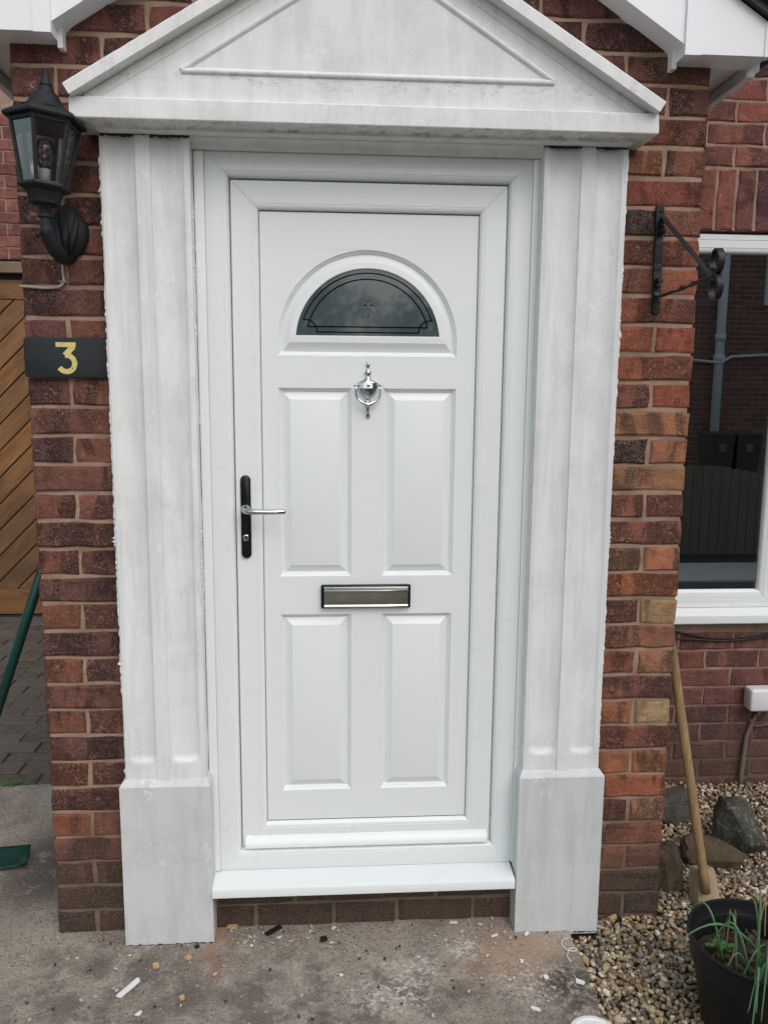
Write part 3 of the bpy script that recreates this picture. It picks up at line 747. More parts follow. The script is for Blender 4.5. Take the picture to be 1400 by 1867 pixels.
# ------------------------------------------------------------------ porch roof edge
roof = thing('porch_roof', 'white plastic gable boards and boxed eaves of the porch roof with dark tiles', 'roof', (0, .35, 2.36))
RS = .625
for s in (-1, 1):
    xi = .775 if s > 0 else .747; xo = .985; zl = 2.3625
    up_ = lambda x: 2.438+(xo-x)*RS*1.0
    pts = [(s*xi, 2.385), (s*.001, 2.385+xi*RS), (s*.001, up_(0)), (s*xi, up_(xi))]
    MB().prism(pts, -.075, .006).obj('barge_board', M_soffit, roof)
    MB().prism([(s*x, z_) for x, z_ in ((xi, zl), (xo, zl), (xo, up_(xo)), (xi, up_(xi)))], -.080, .010).obj('box_end', M_soffit, roof)
    MB().prism([(s*x, z_) for x, z_ in ((xi-.003, zl-.003), (xi+.038, zl-.003), (xi+.038, up_(xi+.038)-.001), (xi-.003, up_(xi)-.001))], -.0835, -.06).obj('joint_trim', M_soffit, roof)
    MB().prism([(s*x, z_) for x, z_ in ((xo-.012, zl-.002), (xo+.004, zl-.002), (xo+.004, up_(xo)), (xo-.012, up_(xo)))], -.084, -.06).obj('joint_trim', M_soffit, roof)
    x0, x1 = sorted((s*(xi-.012), s*xi)); mb = MB(); mb.box(x0, x1, -.028, .009, zl-.016, zl+.06); mb.obj('corner_upstand', M_soffit, roof)
    x0, x1 = sorted((s*.868, s*.972)); MB().box(x0, x1, .012, .785, 2.376, 2.386).obj('soffit', M_soffit, roof)
    x0, x1 = sorted((s*.976, s*1.000)); MB().box(x0, x1, .012, .785, 2.346, 2.44, .003).obj('fascia', M_soffit, roof)
    x0, x1 = sorted((s*.996, s*1.012)); MB().box(x0, x1, .012, .785, 2.36, 2.43, .003).obj('fascia_cover', M_soffit, roof)
    pts = [(s*(xo+.07), up_(xo+.07)+.004), (s*.001, up_(0)+.004), (s*.001, up_(0)+.024), (s*(xo+.07), up_(xo+.07)+.024)]
    MB().prism(pts, -.10, .78).obj('verge_trim', M_rubber, roof)
    pts = [(s*(xo+.08), up_(xo+.08)+.026), (s*.001, up_(0)+.026), (s*.001, up_(0)+.075), (s*(xo+.08), up_(xo+.08)+.075)]
    MB().prism(pts, -.115, .78).obj('roof_slope', M_tile, roof)

# ------------------------------------------------------------------ house window, right
win = thing('window', 'white framed window reflecting the house opposite, right of the porch', 'window', (1.5, .85, .66))
wprof = [(0, .87), (0, .802), (.018, .802), (.019, .8045), (.020, .8025), (.046, .8025), (.047, .804)]+ovolo(.048, .804, .064, .814)+[(.066, .818), (.066, .87)]
rail_pieces('window_rail', M_pvc, win, 1.06, 1.62, .715, 2.100, wprof)
rail_pieces('window_rail', M_pvc, win, 1.621, 2.05, .715, 2.100, wprof)
mb = MB(); mb.loft([[(x, y, z_) for y, z_ in ((.86, .714), (.80, .713), (.745, .700), (.741, .697), (.740, .692), (.740, .668), (.744, .664), (.86, .664))] for x in (.99, 2.06)], True, True, True); mb.obj('window_sill', M_pvc, win, auto=30)
for x0, x1 in ((1.125, 1.555), (1.686, 1.985)):
    MB().box(x0, x1, .824, .830, .778, 2.036).obj('glass_pane', M_glass, win)
    mb = MB(); g = .010
    for a, b, c, d in ((x0, x0+g, .78, 2.034), (x1-g, x1, .78, 2.034), (x0+g, x1-g, .78, .79), (x0+g, x1-g, 2.024, 2.034)): mb.box(a, b, .834, .848, c, d)
    mb.obj('spacer_bar', M_gap, win)
MB().box(.985, 1.058, .81, .87, .664, 2.11).obj('reveal_trim', M_pvc, win)
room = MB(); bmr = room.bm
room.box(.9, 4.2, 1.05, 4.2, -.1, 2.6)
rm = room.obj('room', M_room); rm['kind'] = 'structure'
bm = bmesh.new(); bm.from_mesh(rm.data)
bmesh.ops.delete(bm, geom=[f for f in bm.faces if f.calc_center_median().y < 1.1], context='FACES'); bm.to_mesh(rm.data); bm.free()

# ------------------------------------------------------------------ lantern, number plaque, iron bracket
lan = thing('wall_lantern', 'black six-sided wall lantern with clear bulb on the left brickwork', 'lantern', (-.755, -.02, 1.86))
LM = Matrix.Translation((-.762, -.135, 1.97)) @ Matrix.Rotation(R(3.0), 4, 'Y') @ Matrix.Rotation(R(-2), 4, 'X') @ Matrix.Rotation(R(28), 4, 'Z')
def hexring(r, z_): return [LM @ Vector((r*math.cos(R(60*k)), r*math.sin(R(60*k)), z_)) for k in range(6)]
mb = MB(); mb.loft([hexring(.092, .176), hexring(.094, .180), hexring(.090, .186), hexring(.060, .203)], True, False, True); mb.loft([hexring(.092, .176), hexring(.02, .182)], True); lr = mb.obj('lantern_roof', M_lant, lan)
MB().lathe([(.060, .200), (.050, .204), (.040, .216), (.032, .230), (.026, .240), (.019, .243), (.017, .252), (.0135, .254), (.0125, .257), (.0145, .258), (.0135, .262), (.0100, .272), (.0062, .284), (.0030, .293), (.001, .296)], 20, mat=LM).obj('finial', M_lant, lr, auto=40)
RT, RB = .076, .050
for k in range(6):
    a, b = hexring(RT, .178)[k], hexring(RB, .036)[k]
    MB().tube([a, b], .0052, 6).obj('glazing_bar', M_lant, lan)
    a2, b2 = hexring(RT, .178)[(k+1) % 6], hexring(RB, .036)[(k+1) % 6]
    mb = MB(); mb.bm.faces.new([mb.bm.verts.new(p) for p in (a, a2, b2, b)]); g_ = mb.obj('glass_pane', M_lglass, lan)
    MB().tube([a+(b-a)*.06, a2+(b2-a2)*.06], .0055, 6).obj('top_rail', M_lant, lan)
mb = MB(); mb.loft([hexring(.046, .040), hexring(.058, .036), hexring(.060, .030), hexring(.056, .026), hexring(.046, .022)], True, True, True); mb.obj('bottom_tray', M_lant, lan)
mb = MB(); mb.loft([hexring(.044, .024), hexring(.041, .016), hexring(.034, .000), hexring(.037, -.002), hexring(.036, -.006), hexring(.020, -.010)], True, True, True); mb.obj('gallery', M_lant, lan)
MB().lathe([(.006, .04), (.012, .045), (.013, .070), (.013, .072)], 14, mat=LM).obj('bulb_cap', M_bulbw, lan, smooth=True)
MB().lathe([(.012, .070), (.014, .080), (.020, .093), (.024, .108), (.024, .120), (.018, .134), (.008, .141), (.001, .142)], 18, mat=LM).obj('bulb', M_bulb, lan, smooth=True)
c0 = LM @ Vector((0, 0, -.006))
MB().lathe([(.020, 0), (.014, -.008), (.0125, -.020), (.0165, -.023), (.0165, -.029), (.012, -.033), (.013, -.05)], 16, c=tuple(c0)).obj('stem', M_lant, lan, auto=45)
arm = [c0+Vector((0, 0, -.045)), c0+Vector((.000, .004, -.062)), c0+Vector((.003, .020, -.080)), c0+Vector((.006, .045, -.096)), c0+Vector((.009, .075, -.106)), c0+Vector((.010, .105, -.112))]
MB().tube(arm, [.0135, .0155, .0175, .0185, .0175, .013], 12).obj('arm', M_lant, lan, smooth=True)
MB().tube([c0+Vector((-.010, -.006, -.064)), c0+Vector((-.016, -.012, -.069)), c0+Vector((-.015, -.012, -.077))], [.006, .008, .004], 8).obj('scroll', M_lant, lan, smooth=True)
# shield-shaped, leaf-ribbed backplate
def shield(sc_, y):
    pts = [(-.012, .068), (.006, .070), (.022, .056), (.036, .040), (.047, .016), (.047, -.010), (.038, -.032), (.028, -.046), (.016, -.052), (.008, -.066), (-.002, -.070), (-.012, -.060), (-.018, -.046), (-.030, -.034), (-.042, -.014), (-.046, .010), (-.040, .034), (-.028, .052)]
    return [(-.747+x*sc_, y, 1.9185+z_*sc_) for x, z_ in pts]
mb = MB(); mb.loft([shield(1, .001), shield(1, -.012), shield(.90, -.020), shield(.62, -.027), shield(.25, -.036), shield(.05, -.038)], True, True, True); bp_ = mb.obj('backplate', M_lant, lan, auto=50)
for dx, tl in ((-.020, .9), (0, 1.0), (.021, .9)):
    MB().tube([(-.747+dx*.3, -.036, 1.9185-.058*tl), (-.747+dx*.9, -.040, 1.905), (-.747+dx*1.25, -.030, 1.945), (-.747+dx*1.0, -.014, 1.978)], [.004, .009, .007, .003], 8).obj('leaf_rib', M_lant, bp_, smooth=True)
MB().lathe([(.001, .004), (.004, .003), (.0048, 0)], 10, mat=Matrix.Translation((-.722, -.026, 1.921)) @ Matrix.Rotation(R(90), 4, 'X')).obj('screw', M_lant, bp_, smooth=True)
cab = thing('cable', 'thin grey cable clipped to the brick below the lantern', 'cable', (-.80, -.004, 1.79))
MB().tube([(-.766, -.008, 1.856), (-.768, -.005, 1.835), (-.7665, -.005, 1.808), (-.769, -.006, 1.798), (-.778, -.006, 1.7915), (-.795, -.005, 1.7885), (-.819, -.005, 1.7880), (-.845, -.005, 1.7900), (-.868, -.005, 1.7915), (-.8745, -.001, 1.7915), (-.876, .03, 1.7915)], .0036, 8).obj('sheath', M_greyc, cab, smooth=True)
mb = MB(); mb.box(-.777, -.759, -.0098, .001, 1.8000, 1.8068, .002, 2); mb.obj('clip', M_clip, cab)

plaq = thing('number_plaque', 'dark slate house number plaque with flaking gold 3 on the left brickwork', 'sign', (-.767, -.005, 1.564))
def rrect(x0, x1, z0, z1, r, n=5):
    pts = []
    for cx_, cz_, a in ((x1-r, z1-r, 0), (x0+r, z1-r, 90), (x0+r, z0+r, 180), (x1-r, z0+r, 270)):
        pts += [(cx_+r*math.cos(R(a+90*t/n)), cz_+r*math.sin(R(a+90*t/n))) for t in range(n+1)]
    return pts
mb = MB(); mb.loft([[(x, y, z_) for x, z_ in rrect(-.8715+i, -.6625-i, 1.5645+i, 1.6650-i, .009)] for i, y in ((0, .0005), (0, -.0135), (.001, -.0150), (.002, -.0155))], True, True, True); mb.obj('board', M_slate, plaq, auto=40)
def ribbon(pts, wd, name, mat, parent, y): return strip2(name, pts, wd, mat, parent, y=y)
cx3, cz3 = -.7655, 1.6150
three = [(cx3-.0235, cz3+.0300), (cx3+.0205, cz3+.0300), (cx3+.0205, cz3+.0295), (cx3-.0035, cz3+.0040)]
bowl = [(cx3-.0035, cz3+.0040), (cx3+.003, cz3+.0055)]+arcpts(cx3+.0005, cz3-.0155, .0205, 78, -152, 22)
ribbon([(cx3-.0255, cz3+.0325), (cx3+.0240, cz3+.0325)], .0118, 'numeral_stroke', M_gold, plaq, -.0172)
ribbon([(cx3+.0180, cz3+.0285), (cx3-.0040, cz3+.0055)], .0140, 'numeral_stroke', M_gold, plaq, -.0169)
ribbon(arcpts(cx3-.001, cz3-.0145, .0205, 98, -150, 24), .0128, 'numeral_stroke', M_gold, plaq, -.0166)
for x in (-.8625, -.6725):
    MB().lathe([(.0032, 0), (.0032, .001), (.0014, .0012)], 10, mat=Matrix.Translation((x, -.0152, 1.6140)) @ Matrix.Rotation(R(90), 4, 'X')).obj('screw_hole', M_gap, plaq)
rr = random.Random(11); mb = MB()
rings = []; z_ = 1.567
while z_ < 1.664:
    wd = .0015+.003*rr.random(); rings.append([(-.6625-wd*.8, -.0168, z_), (-.6625+.002, -.0165, z_), (-.6595, -.008, z_), (-.6595, 0, z_), (-.6625-.001, -.0140, z_)]); z_ += .004*(.5+rr.random())
mb.loft(rings, True, True, True).obj('paint_smear', M_seal, plaq)

brk = thing('plant_bracket', 'black wrought iron hanging basket bracket on the right brickwork', 'bracket', (.763, -.004, 1.75))
bxx = .7635
mb = MB(); N = 26; rings = []; rr = random.Random(3)
for t in range(N+1):
    z_ = 1.7475+.273*t/N; hw = .0098+.0009*rr.random()*(1 if 5 < t < 20 else .2); y = -.0085-.0012*rr.random()
    x = bxx+.004*(t/N-.5)*-1
    rings.append([(x-hw, .001, z_), (x-hw, y, z_), (x+hw, y-.0003, z_), (x+hw, .001, z_)])
mb.loft(rings, True, True, True).obj('back_bar', M_iron, brk)
def flatbar(path, hw, ht, name, twist=None):
    path = [Vector(p) for p in path]; rings = []; n = len(path)
    for i, p in enumerate(path):
        t = (path[min(i+1, n-1)]-path[max(i-1, 0)]).normalized(); side = Vector((1, 0, 0)); side = (side-t*side.dot(t)).normalized(); nn = t.cross(side)
        if twist:
            a = twist(i/(n-1)); side, nn = side*math.cos(a)+nn*math.sin(a), nn*math.cos(a)-side*math.sin(a)
        rings.append([p+side*hw+nn*ht, p-side*hw+nn*ht, p-side*hw-nn*ht, p+side*hw-nn*ht])
    return MB().loft(rings, True, True, True).obj(name, M_iron, brk)
tip = Vector((bxx, -.325, 1.806))
def scroll(c, r, a0, a1, n=18): return [(bxx, c[0]+r*(1-.35*t/n)*math.cos(R(a0+(a1-a0)*t/n)), c[1]+r*(1-.35*t/n)*math.sin(R(a0+(a1-a0)*t/n))) for t in range(n+1)]
top = scroll((-.021, 1.959), .0115, 330, 90, 10)   # curl at the wall
def loop(c, r, a0, a1, n=30, shrink=.25): return [(bxx, c[0]+r*(1-shrink*t/n)*math.cos(R(a0+(a1-a0)*t/n)), c[1]+r*1.12*(1-shrink*t/n)*math.sin(R(a0+(a1-a0)*t/n))) for t in range(n+1)]
flatbar([(bxx, -.010, 1.965), (bxx, -.011, 1.973), (bxx, -.014, 1.980), (bxx, -.020, 1.985), (bxx, -.028, 1.9855), (bxx, -.036, 1.981)]+[(bxx, -.036-.284*t/12, 1.981-.176*t/12) for t in range(1, 13)]+loop((-.347, 1.8325), .0265, 285, -50), .0068, .0014, 'upper_arm')
flatbar([(bxx, -.010, 1.800), (bxx, -.012, 1.793), (bxx, -.018, 1.788), (bxx, -.030, 1.786)]+[(bxx, -.030-.28*t/24, 1.786+.015*t/24) for t in range(1, 25)]+loop((-.349, 1.7735), .0265, 75, 410), .0068, .0014, 'lower_arm', lambda t: 2*math.pi*min(1, max(0, (t-.20)/.18)))
for z_, sg in ((1.9585, -1), (1.8225, 1)):
    pts = scroll((-.0215, z_), .0125, 175*sg, -120*sg, 14)
    flatbar([(bxx, -.008, z_-sg*-.012)]+pts, .0062, .0013, 'wall_curl')
    MB().lathe([(.0065, 0), (.0062, .003), (.004, .0055), (.001, .0062)], 12, mat=Matrix.Translation((bxx, -.0088, z_-sg*.004)) @ Matrix.Rotation(R(90), 4, 'X')).obj('rivet', M_iron, brk, smooth=True)
for z_ in (2.006, 1.762):
    MB().lathe([(.0045, 0), (.0042, .002), (.001, .0035)], 12, mat=Matrix.Translation((bxx, -.0088, z_)) @ Matrix.Rotation(R(90), 4, 'X')).obj('screw', M_iron, brk, smooth=True)

# ------------------------------------------------------------------ ground
gm = MB(); gm.box(-60, 60, -70, 60, -.30, -.085); g_ = gm.obj('ground', M_asphalt); g_['kind'] = 'structure'
# concrete path, slightly uneven, with a ragged right-hand edge against the gravel
bm = bmesh.new(); rr = random.Random(5)
xs = [-4, -3, -2.2]+[-1.8+.05*i for i in range(47)]
def edge_x(y): return .594+.03*y+.004*math.sin(y*23)+.003*math.sin(y*71)
ys = [-4.2, -3, -2, -1.4, -1.0, -.8]+[-.60+.0125*i for i in range(48)]+[0, .05, .1, .2, .3, .4, .5, .6, .7, .8, .9]
gv = []
for y in ys:
    row = []
    ex = edge_x(y) if y < -.03 else .43
    for x in xs:
        xx = min(x, ex); row.append(bm.verts.new((xx, y, .0+.0035*noise.noise((xx*3, y*3, 0))+.002*noise.noise((xx*11, y*11, 4)))))
    
    if ex > xs[-1]:
        for xx in (ex-.03, ex-.010+.004*noise.noise((y*60, 1, 0)), ex): row.append(bm.verts.new((xx, y, .0035*noise.noise((xx*3, y*3, 0))-(.004+.004*noise.noise((y*70, 3, 0)) if xx == ex else 0))))
    else: row += [bm.verts.new((ex, y, 0)) for _ in range(3)]
    row.append(bm.verts.new((ex-.002, y, -.075))); gv.append(row)
for a, b in zip(gv, gv[1:]):
    for i in range(len(a)-1):
        try: bm.faces.new((a[i], a[i+1], b[i+1], b[i]))
        except ValueError: pass
bmesh.ops.remove_doubles(bm, verts=bm.verts, dist=1e-4); bmesh.ops.recalc_face_normals(bm, faces=bm.faces)
me = bpy.data.meshes.new('concrete_path'); bm.to_mesh(me); bm.free()
me.polygons.foreach_set('use_smooth', [True]*len(me.polygons)); me.set_sharp_from_angle(angle=R(40)); conc = link_mesh('concrete_path', me, M_conc); conc['kind'] = 'structure'
# block paving in front of the garage
pav = MB().box(-4.2, -.88, .905, 3.32, -.08, -.006).obj('block_paving', M_joint); pav['kind'] = 'structure'
pbm = MB(); pbm.box(-.0965, .0965, -.0465, .0465, -.05, .0, .004); pme = pbm.mesh('paving_block'); pme.materials.append(M_pav)
for j in range(24):
    y = .955+j*.1
    for i in range(18):
        x = -.93-i*.2+(.1 if j % 2 else 0)
        if x > -.96 or x < -.98-.62*(y+2.2)/2.0-.35: continue
        o = bpy.data.objects.new('paving_block', pme); col.objects.link(o); o.parent = pav
        o.location = (x-.02+jit(.002), y+jit(.002), .0+jit(.003)); o.rotation_euler = (jit(.01), jit(.01), jit(.012))
wd_ = thing('weed', 'small green weeds in the joint where paving meets concrete', 'weed', (-1.33, .90, 0))
rr = random.Random(8); mb = MB()
for i in range(46):
    a = rr.random()*6.28; r0 = rr.random()*.05; c = Vector((-1.34+r0*1.6*math.cos(a), .905+r0*.35*math.sin(a), .003+rr.random()*.008)); L_ = .007+rr.random()*.008; b = rr.random()*6.28
    u = Vector((math.cos(b), math.sin(b), .3)).normalized()*L_; v = Vector((-math.sin(b), math.cos(b), .2)).normalized()*L_*.5
    mb.bm.faces.new([mb.bm.verts.new(p) for p in (c-u, c-v*.9, c+u, c+v*.9)])
mb.obj('leaves', M_leaf, wd_)
soilb = MB().box(.58, 3.2, -2.5, .80, -.16, -.062).obj('gravel_bed', M_earth); soilb['kind'] = 'structure'

# ------------------------------------------------------------------ gravel: many loose pebbles, one mass
def gravel(seed=4):
    rs = np.random.RandomState(seed)
    b = bmesh.new(); bmesh.ops.create_icosphere(b, subdivisions=2, radius=1); bv = np.array([v.co[:] for v in b.verts]); bf = np.array([[v.index for v in f.verts] for f in b.faces]); b.free()
    P = []
    step = .0112; y = -.72
    while y < .785:
        x = .57
        while x < 1.9:
            px, py = x+(rs.rand()-.5)*step*1.3, y+(rs.rand()-.5)*step*1.3
            ok = px > edge_x(py)-.001 if py < -.035 else (px > .66 if py < 0 else px > .884)
            if py < .02 and py > -.09 and px < .672: ok = False
            if px > 1.05+.36*(py+2.2): ok = False
            if ok: P.append((px, py))
            x += step
        y += step
    P = np.array(P); n = len(P)
    s = .0052+.0034*rs.rand(n)**1.5; big = rs.rand(n) < .06; s[big] *= 1.5
    s = s*np.where(P[:, 1] > .25, .92, 1.0)
    axes = np.stack([1+.45*rs.rand(n), .8+.35*rs.rand(n), .50+.35*rs.rand(n)], 1)*s[:, None]
    q = rs.randn(n, 4)*np.array([1, .35, .35, 1]); q /= np.linalg.norm(q, axis=1)[:, None]
    w_, a, b_, c = q.T
    Rm = np.stack([np.stack([1-2*(b_*b_+c*c), 2*(a*b_-c*w_), 2*(a*c+b_*w_)], 1), np.stack([2*(a*b_+c*w_), 1-2*(a*a+c*c), 2*(b_*c-a*w_)], 1), np.stack([2*(a*c-b_*w_), 2*(b_*c+a*w_), 1-2*(a*a+b_*b_)], 1)], 1)
    lump = 1+.16*np.sin(bv @ np.array([2.1, 1.3, .7])[:, None]*1.7+rs.rand(1, n)*6.28).T+.10*np.sin(bv @ np.array([-1.2, 2.4, 1.9])[:, None]*2.3+rs.rand(1, n)*6.28).T
    loc = bv[None]*axes[:, None, :]*lump[:, :, None]
    V = np.einsum('nij,nkj->nki', Rm, loc)
    zc = -.034+.016*rs.rand(n)+.008*np.clip((P[:, 1]-.05)/.7, 0, 1)+.004*np.sin(P[:, 0]*9)*np.sin(P[:, 1]*7)
    V += np.stack([P[:, 0], P[:, 1], zc+.010], 1)[:, None, :]
    nv = len(bv)
    F = (bf[None]+(np.arange(n)*nv)[:, None, None]).reshape(-1, 3)
    me = bpy.data.meshes.new('gravel'); me.vertices.add(n*nv); me.vertices.foreach_set('co', V.reshape(-1).astype(np.float32))
    me.loops.add(F.size); me.loops.foreach_set('vertex_index', F.reshape(-1).astype(np.int32))
    me.polygons.add(len(F)); me.polygons.foreach_set('loop_start', np.arange(0, F.size, 3, dtype=np.int32)); me.polygons.foreach_set('loop_total', np.full(len(F), 3, dtype=np.int32))
    me.polygons.foreach_set('use_smooth', np.ones(len(F), dtype=bool)); me.update(); me.validate()
    pal = np.array([(.30, .21, .115), (.22, .155, .095), (.40, .31, .20), (.16, .125, .095), (.12, .105, .09), (.26, .225, .18), (.33, .27, .20), (.22, .15, .10), (.52, .46, .37), (.12, .10, .085), (.30, .22, .145)])*1.55*np.array([.98, .98, .95])
    pc = pal[rs.randint(0, len(pal), n)]*(.75+.5*rs.rand(n, 1))
    C = np.concatenate([np.repeat(pc, nv, 0), np.ones((n*nv, 1))], 1).astype(np.float32)
    at = me.color_attributes.new('Col', 'FLOAT_COLOR', 'POINT'); at.data.foreach_set('color', C.reshape(-1))
    o = link_mesh('gravel', me, M_grav); o['kind'] = 'stuff'; tag(o, 'brown pea gravel bed in front of the window wall', 'gravel'); return o
gravel()

# ------------------------------------------------------------------ rocks
def rock(label, c, size, seed, mat, rotz=0, tilt=0, cuts=9, squash=1.0):
    r = random.Random(seed); b = bmesh.new(); bmesh.ops.create_icosphere(b, subdivisions=4, radius=1)
    planes = [(Vector((r.gauss(0, 1), r.gauss(0, 1), r.gauss(0, 1))).normalized(), .52+.30*r.random()) for _ in range(cuts)]
    for v in b.verts:
        p = v.co.copy()
        for n, d in planes:
            k = p.dot(n)
            if k > d: p -= n*(k-d)*.98
        p += p.normalized()*(.11*noise.noise(p*2.2+Vector((seed, 0, 0)))+.05*noise.noise(p*6+Vector((0, seed, 0)))+.030*noise.noise(p*14)+.018*noise.noise(p*31))
        v.co = p
    M_ = Matrix.Rotation(rotz, 4, 'Z') @ Matrix.Rotation(tilt, 4, 'Y') @ Matrix.Diagonal((*size, 1)) @ Matrix.Scale(1.16, 4)
    for v in b.verts: v.co = M_ @ v.co
    me = bpy.data.meshes.new('rock'); b.to_mesh(me); b.free(); me.polygons.foreach_set('use_smooth', [True]*len(me.polygons)); me.set_sharp_from_angle(angle=R(32))
    o = link_mesh('rock', me, mat); o.location = c; tag(o, label, 'rock', 'rocks on the gravel beside the porch')
rock('grey rock farthest back, half hidden by the porch corner', (1.145, .55, .025), (.095, .075, .070), 3, M_rock3, .3)
rock('largest dark mossy rock with pale lichen on the gravel', (1.300, .345, .045), (.110, .10, .105), 12, M_rock1, .7, .2, 13)
rock('flat brown slab of rock behind the wooden tool handle', (1.150, .265, .020), (.120, .062, .044), 24, M_rock2, -.45, .12, 18)
rock('upright wedge of brown rock against the porch corner', (.975, .155, .030), (.065, .055, .085), 33, M_rock2, .2, -.2, 11)
rock('pale rock at the right edge of the gravel', (1.495, .24, .030), (.05, .06, .07), 41, M_rock3, .2, 0, 8)

# ------------------------------------------------------------------ garage: brick, lintel, diagonal timber door
gar = thing('garage_wall', 'far red brick wall above the timber garage door', 'wall', (-2.4, 3.5, 0))
GY = 3.30
PG = [(.26, .105, .085), (.235, .095, .078), (.28, .115, .092), (.21, .088, .076)]
q = 0; zt = 2.32+.0655
while zt < 3.2:
    x = -2.55+(.1125 if q % 2 else 0)
    while x < -1.55:
        brick(gar, M_brick_g, x+.005, x+.220, zt-.0655, zt, GY, tint(rnd.choice(PG), .08)); x += .225
    zt += .0722; q += 1
MB().box(-4.5, -.9, GY+.006, GY+.3, 2.32, 3.6).obj('mortar', M_mortar_b, gar)
gd = thing('garage_door', 'weathered brown timber garage door with diagonal boards', 'garage door', (-2.2, 3.32, 0))
MB().box(-4.2, -1.2, GY-.004, GY+.05, 2.236, 2.306, .004).obj('lintel_board', M_lintel, gd)
MB().box(-4.2, -1.2, GY+.03, GY+.10, 2.308, 2.32).obj('lead_flashing', M_gap, gd)
DY = GY+.07
MB().box(-4.2, -1.0, DY+.012, DY+.03, -.01, 2.3).obj('backing', M_gap, gd)
MB().box(-4.2, -1.0, DY-.012, DY+.01, 2.08, 2.20, .003).obj('top_rail', M_gdoor, gd)
MB().box(-4.2, -1.0, DY-.012, DY+.01, 0.005, .175, .003).obj('bottom_rail', M_gdoor, gd)
zlo, zhi, xlo, xhi = .1785, 2.0765, -2.95, -1.05
pw = .1165
for i in range(-22, 24):
    # a board between lines z - x = c0 and c0+pw*sqrt2, clipped to the door field
    c0_, c1_ = i*pw*1.4142+.05, (i+1)*pw*1.4142+.05-.013
    poly = [(xlo, xlo+c0_), (xhi, xhi+c0_), (xhi, xhi+c1_), (xlo, xlo+c1_)]
    poly = [(x, z_+2.0) for x, z_ in poly]
    def clip(pl, inside, inter):
        out = []
        for a, b in zip(pl, pl[1:]+pl[:1]):
            if inside(a): out.append(a)
            if inside(a) != inside(b): out.append(inter(a, b))
        return out
    for lim, sg in ((zlo, 1), (zhi, -1)):
        poly = clip(poly, lambda p: (p[1]-lim)*sg >= 0, lambda a, b: (a[0]+(b[0]-a[0])*(lim-a[1])/(b[1]-a[1]), lim)) if poly else poly
    if len(poly) < 3: continue
    cxm = sum(p[0] for p in poly)/len(poly); czm = sum(p[1] for p in poly)/len(poly)
    rot = Matrix.Rotation(R(45), 4, 'Y')           # local x runs along the board
    loc = [(rot @ Vector((x-cxm, 0, z_-czm))) for x, z_ in poly]
    mbp = MB(); mbp.loft([[(p.x, 0, p.z) for p in loc], [(p.x, .012, p.z) for p in loc]], True, True, True)
    o = mbp.obj('door_board', M_gdoor, gd); o.location = (cxm, DY-.008+jit(.0015), czm); o.rotation_euler = (0, R(-45), 0)

# ------------------------------------------------------------------ shovel left, tool right
sh = thing('snow_shovel', 'green plastic shovel leaning on the left corner of the porch', 'shovel', (-1.36, .46, 0))
A, B = Vector((-.889, .125, 1.075)), Vector((-1.35, .47, .045))
d = (A-B).normalized(); MB().tube([B, A], .0145, 14).obj('pole', M_pole, sh, smooth=True)
mb = MB(); rings = []
for t in range(9):
    u = t/8; row = []
    for k in range(13):
        v = k/12*2-1
        wd = .275
        # scoop: low front lip to raised back, sides turned up
        x = -1.352+v*wd*(1-.06*u); y = .30+.10*u; z_ = .006+.022*u*u+.012*abs(v)**4*(1-u)
        row.append((x, y+.02*v*v, z_))
    rings.append(row)
mb.loft(rings, False); blade = mb.obj('blade', M_pole, sh, smooth=True)
so_ = blade.modifiers.new('thickness', 'SOLIDIFY'); so_.thickness = .005
MB().tube([B-d*.02, B+d*.16], .021, 14).obj('socket', M_pole, sh, smooth=True)

bro = thing('long_handled_tool', 'wooden handled tool with pale wood head leaning on the porch corner', 'tool', (1.04, .03, 0))
A, B = Vector((.8935, .055, .80)), Vector((1.036, .026, .040))
d = (A-B).normalized(); n_ = 14
MB().tube([B+d*(.86*t/n_) for t in range(n_+1)], [.0138+.0006*math.sin(t*1.7) for t in range(n_+1)], 14).obj('handle', M_handle, bro, smooth=True)
HMx = Matrix.Translation((1.052, .045, .0)) @ Matrix.Rotation(R(14), 4, 'Z') @ Matrix.Rotation(R(-14), 4, 'X')
MB().loft([[HMx @ Vector(q_) for q_ in ((-a, -.008, z_), (a, -.008, z_), (a, .034, z_), (-a, .034, z_))] for a, z_ in ((.040, -.03), (.038, .02), (.034, .06), (.029, .088), (.024, .096))], True, True, True).obj('head', M_head, bro)
mb = MB(); rr = random.Random(6)
for i in range(120):
    x, y = jit(.027), -.010+rr.random()*.042; p = HMx @ Vector((x, y, -.022)); q = HMx @ Vector((x+jit(.006), y+jit(.006), -.045))
    mb.tube([p, q], .0012, 4)
bo = mb.obj('bristles', M_rubber, bro); bo['kind'] = 'stuff'

# ------------------------------------------------------------------ plant pot
pot = thing('plant_pot', 'black plastic plant pot of onion leaves at the lower right', 'plant pot', (.925, -.44, -.04))
pc = (.925, -.440, -.040)
PM = Matrix.Translation(pc) @ Matrix.Rotation(R(2), 4, 'Y') @ Matrix.Diagonal((1.13, 1.13, .98, 1))
MB().lathe([(.084, 0), (.088, .002), (.126, .200), (.131, .206), (.1325, .208), (.1345, .240), (.137, .246), (.1385, .262), (.1420, .266), (.1430, .272), (.1405, .276), (.1360, .274), (.1335, .262), (.1315, .240), (.1300, .238), (.1255, .237), (.1240, .233), (.1225, .180)], 64, mat=PM, cap1=False).obj('pot', M_pot, pot, auto=35)
mb = MB(); rr = random.Random(9); rings = []
for t in range(11):
    r_ = .1230*t/10+.0005
    rings.append([PM @ Vector((r_*math.cos(R(10*k)), r_*math.sin(R(10*k)), .192+.010*noise.noise((r_*40*math.cos(R(10*k)), r_*40*math.sin(R(10*k)), 2))+.012*(1-t/10))) for k in range(36)])
